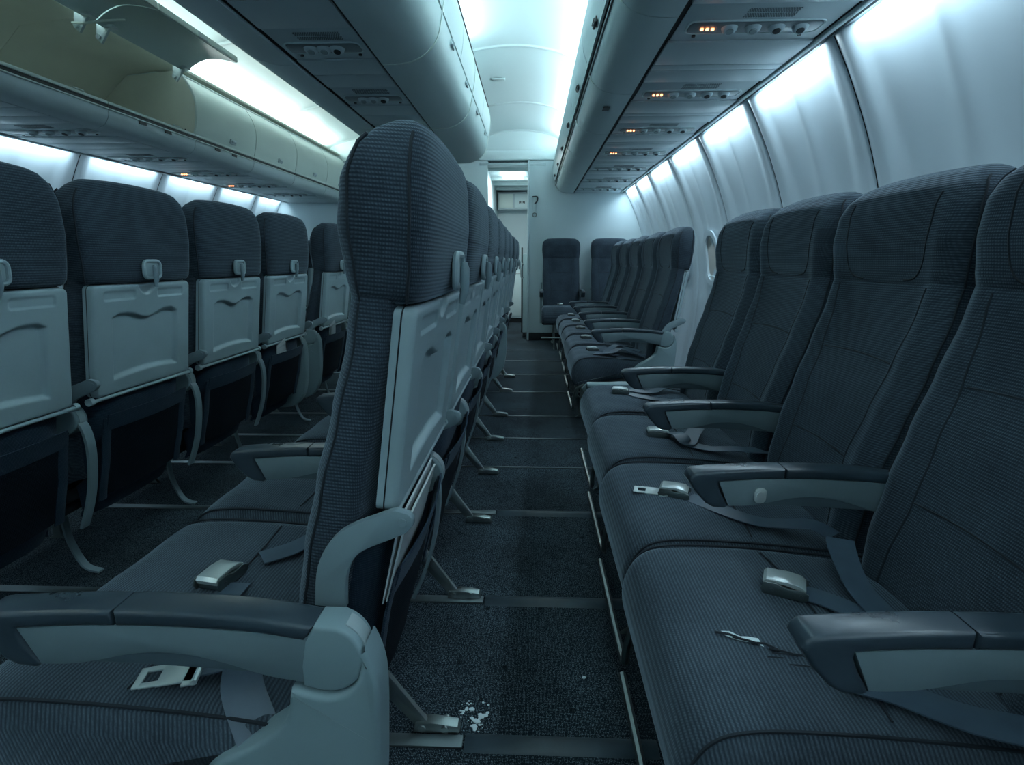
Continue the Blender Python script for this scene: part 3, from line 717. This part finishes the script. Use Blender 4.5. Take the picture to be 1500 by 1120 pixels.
def patch(y0, y1, z0, z1, out0, out1, sag, m, nm, slope=0):
    v = []; f = []; na, nb = 12, 8
    for lay in (0, .004):
        for j in range(nb + 1):
            tz = j / nb; 
            for i in range(na + 1):
                t = i / na; y = y0 + (y1 - y0) * t; z = z0 + (z1 - z0) * tz + slope * (y / .2)
                v.append((rear_x(z) + out0 + (out1 - out0) * tz + sag * math.sin(PI * t) - lay, y, z))
    n = (na + 1) * (nb + 1)
    for j in range(nb):
        for i in range(na):
            a = j * (na + 1) + i; f.append((a, a + 1, a + na + 2, a + na + 1)); f.append((n + a, n + a + 1, n + a + na + 2, n + a + na + 1))
    bd = [i for i in range(na + 1)] + [j * (na + 1) + na for j in range(1, nb + 1)] + [nb * (na + 1) + i for i in range(na - 1, -1, -1)] + [j * (na + 1) for j in range(nb - 1, 0, -1)]
    for k in range(len(bd)): p, q = bd[k], bd[(k + 1) % len(bd)]; f.append((p, q, n + q, n + p))
    return mesh(nm, v, f, m, True, 60)
M_MESH = fabric('pocket net', (.002, .004, .007), (.010, .018, .030), 0, 1400, 1400, wear=.1, sheen=0)
ME_BAND = patch(-.175, .175, .515, .565, .014, .020, .014, F_REAR, 'pocket_band')
ME_NET = patch(-.168, .168, .30, .517, .006, .012, .014, M_MESH, 'pocket_net')
b1 = patch(-.185, -.155, .29, .555, .010, .014, .002, F_REAR, 'pocket_edge'); b2 = patch(.155, .185, .29, .555, .010, .014, .002, F_REAR, 'pocket_edge')
# armrest (origin at y=0 centre of its width)
def arm_meshes(btn=False):
    hw = .0215
    topc = [(p.x, p.z) for p in spline([(-.176, 0, .603), (-.170, 0, .614), (-.150, 0, .620), (-.05, 0, .627), (.05, 0, .628), (.15, 0, .624), (.232, 0, .612)], 5)]
    low = [(p.x, p.z) for p in spline([(.222, 0, .594), (.15, 0, .604), (.05, 0, .608), (-.05, 0, .606), (-.120, 0, .601)], 4)]
    tip = [(-.121, .594), (-.113, .575), (-.100, .553), (-.106, .548), (-.128, .550), (-.142, .558), (-.162, .580)]
    front = [p for p in topc if p[0] < -.015] + [(-.002, .6275), (-.002, .6075)] + [p for p in low if p[0] < -.015] + tip
    rear = [(.0, .6275)] + [p for p in topc if p[0] > .015] + [p for p in low if p[0] > .015] + [(.0, .6075)]
    c1 = MB().prism(front, -hw, hw, .006, seg=3); c2 = MB().prism(rear, -hw, hw, .006, seg=3)
    body = MB()
    up = [(-.121, .601), (-.05, .607), (.05, .609), (.15, .605), (.215, .599)]
    rnd = [(.245 + .0345 * math.cos(math.radians(a)), .571 + .0345 * math.sin(math.radians(a))) for a in range(60, -121, -20)]
    arch = [(p.x, p.z) for p in spline([(.215, 0, .538), (.17, 0, .546), (.12, 0, .562), (.07, 0, .572), (.02, 0, .571), (-.03, 0, .560), (-.065, 0, .554), (-.100, 0, .553)], 4)]
    body.prism(up + rnd + arch, -hw + .002, hw - .002, .0015)
    core = MB().prism([(-.06, .556), (.0, .585), (.15, .585), (.215, .56), (.215, .5395), (.15, .5475), (.05, .553)], -hw + .005, hw - .005, .002)
    return c1, c2, body, core
def done_arm():
    a, b, c, d = arm_meshes()
    return a.done('armrest_cap', M_CAP), b.done('armrest_cap', M_CAP), c.done('armrest', M_ARM), d.done('armrest_core', M_ARM_SHADE)
ME_AC1, ME_AC2, ME_AB, ME_ACORE = done_arm()
# hub at the rear of the armrest
arc = lambda r, a0, a1, st: [(.245 + r * math.cos(math.radians(a)), .571 + r * math.sin(math.radians(a))) for a in range(a0, a1, st)]
hb = MB(); hb.prism([(.2335, .6135)] + arc(.0445, 70, -110, -12) + [(.215, .533), (.215, .56), (.2215, .594)], -.021, .021, .005, seg=3)
ME_HUB = hb.done('armrest_hub', M_SHELL)
hs = MB(); hs.prism(arc(.046, 60, -40, -10) + arc(.040, -40, 61, 10), -.010, .012, .001)
ME_HSLOT = hs.done('hub_slot', mat('silver grey plastic', (.30, .36, .38), .35))
sh = MB(); sh.prism([(p.x, p.z) for p in spline([(.292, 0, .590), (.301, 0, .565), (.306, 0, .53), (.304, 0, .46), (.296, 0, .36), (.27, 0, .26), (.20, 0, .20), (.06, 0, .21), (.05, 0, .34), (.085, 0, .41), (.15, 0, .45), (.190, 0, .485), (.200, 0, .525), (.206, 0, .530), (.245, 0, .523), (.275, 0, .535), (.286, 0, .562)], 4)], -.026, .022, .007, seg=3)
ME_SHELL = sh.done('side_shell', M_SHELL)
# recline button
ME_BTN = MB().prism(rrect(.022, .030, .009, 5), .0, .004, .0015, axis='z').cyl((0, 0, .003), (0, 0, .006), .008, 14).done('recline_button', M_BUCK)
# legs
lg = MB()
lg.prism([(.06, .30), (.10, .30), (.285, .028), (.300, .022), (.29, .008), (.262, .012), (.06, .26)], -.006, .006, .002)
lg.prism([(.255, .004), (.26, .026), (.295, .030), (.330, .026), (.352, .022), (.357, .008), (.352, .003)], -.013, .013, .003)
for xx in (.275, .325): lg.cyl((xx, -.017, .017), (xx, .017, .017), .008, 12)
ME_LEG = lg.done('leg', M_METAL)
ME_LEG2 = MB().ribbon(spline([(.02, 0, .31), (.055, 0, .22), (.065, 0, .12), (.10, 0, .03), (.15, 0, .010)], 6), (0, 1, 0), .022, .007).done('leg', M_GREY)
ME_FLEG = MB().prism([(-.19, .30), (-.155, .30), (-.17, .02), (-.155, .004), (-.22, .004), (-.20, .02)], -.008, .008, .003).done('front_leg', M_DMETAL)
b = MB(); b.tube(spline([(-.20, -.23, .30), (-.245, -.225, .27), (-.262, -.215, .20), (-.262, -.20, .15), (-.262, -.12, .135), (-.262, .12, .135), (-.262, .24, .135)], 6), .0085, 8)
ME_BAR = b.done('baggage_bar', M_DMETAL)

def strap_z(x): return lerp_tab([(-.28, .40), (-.235, .448), (-.17, .459), (-.05, .459), (.10, .448), (.2, .436)], x)
def buckle_parts(parent, x, y, z, rz, tilt=0):
    e = MB(); e.box((0, 0, .011), (.056, .046, .022), .005, seg=3)
    e2 = MB(); e2.box((.004, 0, .0235), (.054, .044, .005), .002, seg=2); 
    for sg in (-1, 1): e2.prism([(-.030, .002), (-.034, .012), (-.028, .024), (.012, .026), (.034, .020), (.038, .010), (.030, .003)], sg * .0235 - .0012, sg * .0235 + .0012, .0008)
    e.cyl((.030, -.023, .010), (.030, .023, .010), .006, 10)
    o = obj('buckle', e.done('buckle', M_BUCK), parent, (x, y, z)); o.rotation_euler = (0, tilt, rz)
    return o, e2
def belt(seat, path, width=.046, bk=None, tongue=None, wdirs=None, n=7):
    P = spline(path, n); wd = wdirs
    if wdirs and isinstance(wdirs, list): 
        wd = [Vector(q) for q in wdirs]; wd2 = []
        for i in range(len(P)):
            t = i / (len(P) - 1) * (len(wd) - 1); a = int(min(t, len(wd) - 2)); wd2.append(wd[a].lerp(wd[a + 1], t - a))
        wd = wd2
    if wd is None:
        wd = []
        for i, p in enumerate(P):
            t = P[min(i + 1, len(P) - 1)] - P[max(i - 1, 0)]; q = Vector((-t.y, t.x, 0))
            wd.append(q if q.length > 1e-5 else Vector((0, 1, 0)))
    s = obj('seat_belt', MB().ribbon(P, wd, width, .0022).done('seat_belt', M_STRAP), seat)
    if bk:
        e = MB(); e.mi = 1; e.box((0, 0, .009), (.058, .043, .014), .003)
        e.mi = 0; e.prism([(-.031, .013), (-.033, .020), (-.028, .0255), (.004, .027), (.024, .0245), (.032, .019), (.032, .015), (.0, .0205), (-.024, .019)], -.0205, .0205, .0012)
        e.mi = 1
        for sg in (-1, 1): e.prism([(-.031, .001), (-.035, .010), (-.031, .022), (-.012, .023), (.004, .017), (.024, .020), (.036, .016), (.037, .006), (.030, .001)], sg * .0235 - .0014, sg * .0235 + .0014, .0008); e.cyl((-.018, sg * .0225, .011), (-.018, sg * .0265, .011), .003, 8); e.cyl((.026, sg * .0225, .010), (.026, sg * .0265, .010), .003, 8)
        o = obj('buckle', e.done('buckle', [M_BUCK, M_DMETAL]), s, bk[:3]); o.rotation_euler = (0, bk[4] if len(bk) > 4 else 0, bk[3])
    if tongue:
        e = MB(); 
        outer = [(-.062, -.019), (-.062, .019), (-.02, .019), (-.012, .027), (.012, .027), (.012, -.027), (-.012, -.027), (-.02, -.019)]
        hole = [(-.052, -.009), (-.052, .009), (-.034, .009), (-.034, -.009)]
        e.box((-.057, 0, .002), (.010, .036, .003), .001); e.box((-.012, 0, .002), (.044, .040, .003), .001); e.box((-.043, .0145, .002), (.022, .009, .003), .001); e.box((-.043, -.0145, .002), (.022, .009, .003), .001)
        e.box((.006, 0, .002), (.016, .054, .003), .001); e.tube([(.014, -.026, .004), (.014, .026, .004)], .004, 8)
        o = obj('belt_tongue', e.done('belt_tongue', M_BUCK), s, tongue[:3]); o.rotation_euler = (0, tongue[4] if len(tongue) > 4 else 0, tongue[3])
    return s

def seat(x0, y0, label, group, near_arm='mid', far_arm=None, zs=1.0, rz=0, belts=None, legs=True, arm_dz=0, arm_dy=-.235, bar=True, latch=True, sx=1.0, sy=1.0, hs=1.0, cdy=0, csy=1, arm_dx=0, ts=1.0):
    t = thing('airline_seat', (x0, y0, 0), label, 'seat', group, rz=rz); t.scale = (sx, sy, zs)
    obj('seat_pan', ME_PAN, t)
    c = obj('seat_cushion', ME_CUSH, t, (0, cdy, 0)); c.scale = (1, csy, 1); obj('piping', ME_CPIPE, c, kind='stuff')
    b = obj('backrest', ME_BACK, t); obj('piping', ME_BPIPE, b, kind='stuff')
    h = obj('headrest', ME_HEAD, t, (0, 0, .95 - .95 * hs)); h.scale = (1, 1, hs); obj('piping', ME_HPIPE, h, kind='stuff')
    r = obj('rear_cover', ME_REAR, t)
    p = obj('seat_pocket', ME_NET, t); obj('pocket_band', ME_BAND, p); obj('pocket_edge', b1, p); obj('pocket_edge', b2, p)
    tr = obj('tray_table', ME_TRAY, t, (.3165 + (1 - ts) * .022, 0, .785 + (1 - ts) * .1625)); tr.rotation_euler = (0, lean, 0); tr.scale = (1, 1, ts)
    obj('tray_edge_line', ME_TLINE, tr); obj('hinge_bar', ME_TBAR, tr)
    l = obj('tray_latch', ME_LATCH, t, (.3835, 0, .985)); l.rotation_euler = (0, .06, 0); obj('latch_lever', ME_LEVER, l)
    def arm(y, end, sgn):
        a = obj('armrest', ME_AB, t, (arm_dx, y, arm_dz))
        obj('armrest_cap', ME_AC1, a); obj('armrest_cap', ME_AC2, a); obj('armrest_core', ME_ACORE, a)
        obj('armrest_hub', ME_HUB, a)
        obj('hub_slot', ME_HSLOT, a)
        if end: obj('side_shell', ME_SHELL, t, (arm_dx, y, arm_dz), label='grey moulded end shell')
        obj('tray_bracket', ME_BRK, t, (0, (-.232 if sgn < 0 else .232), 0))
        if not (end and sgn < 0): obj('rear_spar', ME_SPAR, t, (0, sgn * .236, 0))
        return a
    A = arm(arm_dy, near_arm == 'end', -1)
    if far_arm: arm(.238, far_arm == 'end', 1)
    elif False: pass
    if legs:
        obj('leg', ME_LEG2 if legs == 2 else ME_LEG, t, (0, .09 if legs != 2 else -.12, 0)); obj('front_leg', ME_FLEG, t, (0, .09, 0))
    if bar: obj('baggage_bar', ME_BAR, t)
    if belts is None:
        s = belt(t, [(.17, .12, .45), (.08, .07, strap_z(.08) + .012), (-.02, .02, strap_z(-.02) + .004), (-.10, 0, .461)], bk=(-.135, -.005, .4595, .15))
        s2 = belt(t, [(.17, -.15, .46), (.10, -.10, .462), (.05, -.02, .461), (.0, -.06, .470), (.06, -.12, .466)], width=.044)
    else:
        belts(t)
    return t, A
# ---- right side: near bank A..D plus E beyond the frame, far bank of five
GR = 'window-side seats facing the aisle'
def local(t, x, y, z): return (x - t.location.x, y - t.location.y, z)
def beltsD(t):
    W = lambda x, y, z=.466: local(t, x, y, z)
    belt(t, [W(.45, .795, .462), W(.485, .775, .461), W(.52, .73, .463), W(.56, .67, .463)], bk=(*W(.428, .803, .4585), math.radians(-25)))
    belt(t, [W(.555, .66, .4625), W(.548, .74, .466), W(.545, .80, .475), W(.552, .86, .497), W(.566, .90, .505)], width=.046, wdirs=[(1, 0, 0), (1, .1, 0), (1, .3, 0), (1, .3, .1), (1, .3, .1)])
    belt(t, [W(.42, .60, .4600), W(.47, .575, .462), W(.53, .53, .466), W(.60, .505, .470), W(.66, .49, .465)], width=.05)
def beltsC(t):
    W = lambda x, y, z=.464: local(t, x, y, z)
    belt(t, [W(.37, 1.15, .462), W(.42, 1.09, .461), W(.48, 1.03, .462), W(.53, 1.00, .472), W(.575, .985, .478), W(.60, .955, .470)], bk=(*W(.340, 1.165, .4585), math.radians(-20)), tongue=(*W(.310, 1.175, .4605), math.radians(-15)))
def beltsB(t):
    W = lambda x, y, z=.464: local(t, x, y, z)
    belt(t, [W(.44, 1.60, .470), W(.455, 1.545, .482), W(.47, 1.51, .466), W(.50, 1.57, .472), W(.53, 1.62, .480)], bk=(*W(.402, 1.60, .4585), math.radians(-5)))
    belt(t, [W(.47, 1.52, .461), W(.53, 1.475, .462), W(.59, 1.46, .468), W(.65, 1.43, .474), W(.70, 1.44, .47)])
def beltsA(t):
    W = lambda x, y, z=.464: local(t, x, y, z)
    belt(t, [W(.41, 2.13, .462), W(.46, 2.08, .461), W(.54, 2.03, .462), W(.6, 2.02, .468)], bk=(*W(.372, 2.15, .4585), math.radians(-8)))
    belt(t, [W(.42, 2.20, .462), W(.50, 2.16, .463), W(.56, 2.22, .468), W(.64, 2.24, .474), W(.70, 2.21, .47)])
tE, _ = seat(.455, .235, 'window-side seat nearest the camera, mostly cut off by the bottom right corner', GR, belts=lambda t: belt(t, [(.15, .12, .452), (.05, .10, .464), (-.05, .06, .461)]))
tD, aD = seat(.462, .735, 'window-side seat with the torn cushion, its backrest cut off by the right edge', GR, belts=beltsD, sy=.95, arm_dy=-.245)
tC, aC = seat(.470, 1.175, 'large window-side seat just past the torn one, buckle with tongue on cushion', GR, belts=beltsC, sy=.95, arm_dy=-.25)
tB, aB = seat(.485, 1.635, 'window-side seat third along, crumpled belt and buckle on its cushion', GR, belts=beltsB, sy=.97, arm_dy=-.24, hs=1.04)
tA, aA = seat(.500, 2.105, 'window-side seat at the far end of the near bank, grey strip beside cushion', GR, hs=1.05, belts=beltsA, far_arm=None)
obj('recline_button', ME_BTN, aC, (-.045, -.0215, .577)).rotation_euler = (PI / 2, 0, 0)
obj('side_fairing', MB().prism([(-.27, .43), (-.25, .452), (-.1, .462), (.1, .462), (.15, .44), (.10, .36), (-.22, .37)], .238, .262, .006).box((-.08, .225, .452), (.34, .05, .02), .008).done('sf', M_SHELL), tA, label='grey side strip')
# torn patch on D
def tear(t):
    b = MB(); P = []
    n = 5
    cx, cy = local(t, .335, .655, 0)[:2]
    top_ = [(cx - .050 + .012 * k, cy + .030 - .004 * k + .003 * math.sin(k * 2.3), .4645 + .0010 * math.sin(k * 1.7)) for k in range(n)]
    bot_ = [(cx - .048 + .012 * k, cy + .022 - .005 * k - .004 * abs(math.sin(k * 1.1)), .4635) for k in range(n)]
    v = top_ + bot_; f = [(k, k + 1, n + k + 1, n + k) for k in range(n - 1)]
    b.add(v, f); 
    o = obj('torn_edge', b.done('torn_edge', M_WHITE), t, label='pale foam showing through torn fabric')
    b = MB()
    for k in range(7):
        a = Vector((cx - .06 + .022 * k, cy + .028 - .011 * k, .4640)); b.tube([a, a + Vector((.018, -.004 + random.uniform(-.006, .004), .002)), a + Vector((.034, -.014, .0))], .0018, 5)
    for k in range(5):
        a = Vector((cx + .02 + random.uniform(-.03, .04), cy - .02 + random.uniform(-.02, .02), .4642)); b.tube([a, a + Vector((.02, -.003, .001))], .0012, 4)
    obj('loose_threads', b.done('lt', M_PIPE), t, kind='stuff')
tear(tD)
far = [(.510, 3.22, 'nearest of the far bank, with a grey end shell'), (.520, 3.74, 'second of the far bank'), (.530, 4.28, 'third of the far bank'), (.535, 4.82, 'fourth of the far bank'), (.530, 5.34, 'last of the far bank before the camera-facing pair')]
for i, (x, y, s) in enumerate(far):
    t, _ = seat(x, y, 'window-side seat, ' + s, GR, near_arm='end' if i == 0 else 'mid', arm_dy=-.24, hs=1.08)
    if i == 0:
        belt(t, [(-.14, -.12, .462), (-.05, -.16, .475), (.02, -.10, .49), (.08, -.16, .48), (.14, -.19, .46)])
        belt(t, [(.14, -.08, .47), (.06, -.02, .485), (.0, -.04, .50), (-.06, -.12, .47), (-.02, -.19, .465)])
# ---- middle row, backs to the aisle
GM = 'middle row seats with tray tables towards the aisle'
def beltsM1(t):
    W = lambda x, y, z: local(t, x, y, z)
    belt(t, [W(-.50, .78, .462), W(-.50, .74, .461), W(-.49, .66, .462)], bk=(*W(-.535, .79, .4585), math.radians(80)))
    belt(t, [W(-.50, .86, .461), W(-.45, .90, .463), W(-.40, .93, .49), W(-.36, .96, .52)], width=.048)
    belt(t, [W(-.47, .585, .465), W(-.43, .60, .464), W(-.40, .615, .462)], tongue=(*W(-.455, .580, .463), math.radians(15)))
    belt(t, [W(-.40, .64, .470), W(-.385, .60, .480), W(-.375, .565, .462), W(-.35, .54, .43), W(-.325, .52, .40)], width=.05, wdirs=[(1, 0, 0), (1, 0, .1), (1, .1, -.2), (1, .3, -.2), (1, .3, 0)])
MX = [-.505, -.505, -.508, -.51, -.51, -.51, -.505, -.50]
MY = [.85, 1.315, 1.79, 2.27, 2.75, 3.235, 3.90, 4.42]
ml = ['nearest to the camera, tall in the foreground', 'second from the camera, directly behind the tall near one', 'third from the camera', 'fourth from the camera', 'fifth from the camera', 'sixth from the camera', 'seventh from the camera, after a gap', 'farthest from the camera']
for i, (x, y) in enumerate(zip(MX, MY)):
    t, a = seat(x, y, 'middle row seat, ' + ml[i], GM, near_arm='end' if i in (0, 6) else 'mid', belts=beltsM1 if i == 0 else None, arm_dz=-.02, arm_dy=-.32 if i == 0 else -.245, cdy=-.075 if i == 0 else -.03, csy=1.08 if i == 0 else 1, arm_dx=.025, ts=.86)
b = MB()
for k in range(2): b.prism([(.293 + .004 * k, .52), (.295 + .004 * k, .52), (.327 + .005 * k, .652 - .012 * k), (.324 + .005 * k, .653 - .012 * k)], -.196 + .006 * k, .04)
m_ = thing('magazine', (MX[0], MY[0], 0), 'thin stack of pale papers in the pocket of the tall near seat', 'magazine', None, b.done('magazine', M_PAPER))
# ---- left row, backs towards the camera
GL = 'left row seats with closed tray tables'
LX = -1.555
ll = ['cut off by the left edge of the picture', 'first one wholly in view from the left edge', 'second one wholly in view from the left edge', 'third one in view, card in its pocket', 'beyond the gap, card in its pocket', 'beyond the gap, half hidden by the tall near headrest']
LYs = [1.115, 1.605, 2.10, 2.595, 3.27, 3.77]
tl = []
for i, y in enumerate(LYs):
    t, _ = seat(LX, y, 'left row seat, ' + ll[i], GL, zs=.99, hs=1.27, legs=2, near_arm='end' if i == 4 else 'mid', far_arm='end' if i == 3 else None)
    tl.append(t)
for i, (x, y) in enumerate([(-2.22, 4.15), (-2.22, 4.65)]):
    seat(x, y, 'left window seat seen only as a sliver of headrest, ' + ['nearer one' , 'farther one'][i], 'seats behind the left row')
for k, (tt, dy) in enumerate(((tl[3], .02), (tl[4], .03))):
    b = MB(); b.prism([(-.045, -.04), (-.05, .085), (.03, .10), (.052, .02), (.04, -.04)], 0, .004, .001, axis='x'); b.prism([(-.02, -.03), (-.035, .07), (.04, .075), (.05, -.03)], .005, .0065, .0, axis='x')
    o = thing('safety_card', (tt.location.x + .300, tt.location.y + dy - .075, .525 + .02 * k), ['creased glossy card in the pocket of the third left seat in view', 'creased glossy card in the pocket of the left seat beyond the gap'][k], 'card', None, b.done('card', M_PAPER)); o.rotation_euler = (.2, .20, 0)
# ---- far pair facing the camera
GF = 'seats facing the camera at the bulkhead'
seat(.345, 6.22, 'seat facing the camera against the far bulkhead, beside the aisle', GF, rz=PI / 2, near_arm='mid', far_arm='mid', zs=1.08, belts=lambda t: belt(t, [(.10, .05, .455), (.0, .06, .462), (-.05, .0, .462)], bk=(-.06, .02, .4595, .3)))
seat(.93, 6.22, 'seat facing the camera against the far bulkhead, half hidden by the far bank', GF, rz=PI / 2, near_arm='mid', zs=1.08, belts=lambda t: belt(t, [(.10, .05, .455), (.0, .06, .462), (-.05, .0, .462)]))

# ============================================================ small things
# crumbs on the carpet
b = MB(); random.seed(3)
for k in range(46):
    r = random.random() ** .6; a = random.uniform(0, 2 * PI)
    x, y = -.118 + .035 * r * math.cos(a) + .012 * math.sin(a * 2), .975 + .05 * r * math.sin(a); s = random.uniform(.002, .008) * (1.2 - r)
    bm_ = bmesh.new(); bmesh.ops.create_icosphere(bm_, subdivisions=1, radius=1)
    b.sub(bm_, Matrix.Translation((x, y, .002)) @ Matrix.Diagonal((s * 1.3, s, s * .45, 1)))
o = obj('crumbs', b.done('crumbs', M_WHITE)); o['label'] = 'white foam crumbs trodden into the aisle carpet'; o['category'] = 'crumbs'; o['kind'] = 'stuff'
b = MB(); b.prism([(-.005, -.003), (-.002, .004), (.004, .003), (.006, -.002), (.001, -.004)], 0, .002, .0004, axis='z')
thing('paper_scrap', (.135, 1.10, .001), 'tiny white scrap on the carpet right of the foam crumbs', 'scrap', None, b.done('scrap', M_WHITE))
# hook with strap on the bulkhead
t = thing('wall_hook', (.02, YW, 1.66), 'small metal hook with strap on the far bulkhead beside the doorway', 'hook')
obj('plate', MB().box((0, -.006, .0), (.035, .008, .20), .006).done('pl', M_BIN), t)
obj('hook', MB().tube(spline([(-.03, -.02, .10), (.03, -.025, .10), (.03, -.02, .05), (.0, -.015, .02)], 5), .008, 8).done('hk', M_DKPL), t)
obj('ring', MB().tube([(.025 * math.cos(a * PI / 6), -.02, -.11 + .022 * math.sin(a * PI / 6)) for a in range(13)], .006, 6).done('rg', M_DMETAL), t)
# galley contents
t = thing('galley_cabinet', (-.30, 8.85, 0), 'pale overhead galley cabinet beyond the doorway', 'cabinet')
obj('body', MB().box((0, .03, 1.93), (.52, .2, .26), .006).done('gb', M_BULK), t)
obj('door', MB().box((-.13, -.08, 1.93), (.22, .02, .21), .006).done('gd', M_BINL), t)
dd = obj('door', MB().box((.12, -.08, 1.93), (.22, .02, .21), .006).done('gd', M_CEIL), t)
b = MB(); 
for k in range(5): b.box((.085 + k * .02, -.093, 1.905 + (.004 if k % 2 else 0)), (.013, .004, .03), .001)
obj('sign', b.done('sg', M_DKPL), t, label='small dark lettering strip')
t = thing('galley_counter', (-.30, 8.78, 0), 'low pale galley unit with dark kick plate at the corridor end', 'counter')
obj('body', MB().box((0, .05, .52), (.54, .22, .88), .006).done('gb', M_CEIL), t); obj('kick_plate', MB().box((0, .06, .04), (.54, .2, .08), .003).done('gk', M_GAP), t)
obj('top', MB().box((0, .03, .975), (.56, .27, .025), .006).done('gt', M_SOFF), t); obj('handle', MB().box((.05, -.07, .80), (.12, .02, .015), .005).done('gh', M_METAL), t)
obj('door', MB().box((0, -.065, .5), (.50, .012, .78), .005).done('gdo', M_CEIL), t)
t = thing('service_trolley', (-.115, 7.15, 0), 'narrow black-edged trolley parked just inside the galley doorway', 'trolley')
obj('body', MB().box((.03, 0, .58), (.09, .34, 1.02), .008).done('tb', M_BIN), t); obj('frame_edge', MB().box((-.02, -.165, .62), (.02, .02, 1.1), .004).done('te', M_DKPL), t)
obj('handle', MB().tube(spline([(.0, -.18, .95), (-.03, -.21, .96), (-.03, -.21, .80), (.0, -.18, .79)], 5), .009, 8).done('th', M_METAL), t)
for k in range(2): obj('wheel', MB().cyl((-.01, -.12 + k * .24, .035), (.03, -.12 + k * .24, .035), .033, 14).done('w', M_DKPL), t)
t = thing('wall_phone', (-.1, 8.7, 1.5), 'dark coiled handset on the corridor wall', 'phone')
obj('cradle', MB().box((.20, -.8, 0), (.03, .07, .2), .006).done('ph', M_DKPL), t)
obj('cord', MB().tube([(.17 + .012 * math.cos(a), -.8 + .01 * math.sin(a), -.09 - a * .006) for a in [k * .5 for k in range(30)]], .004, 6).done('pc', M_DKPL), t)
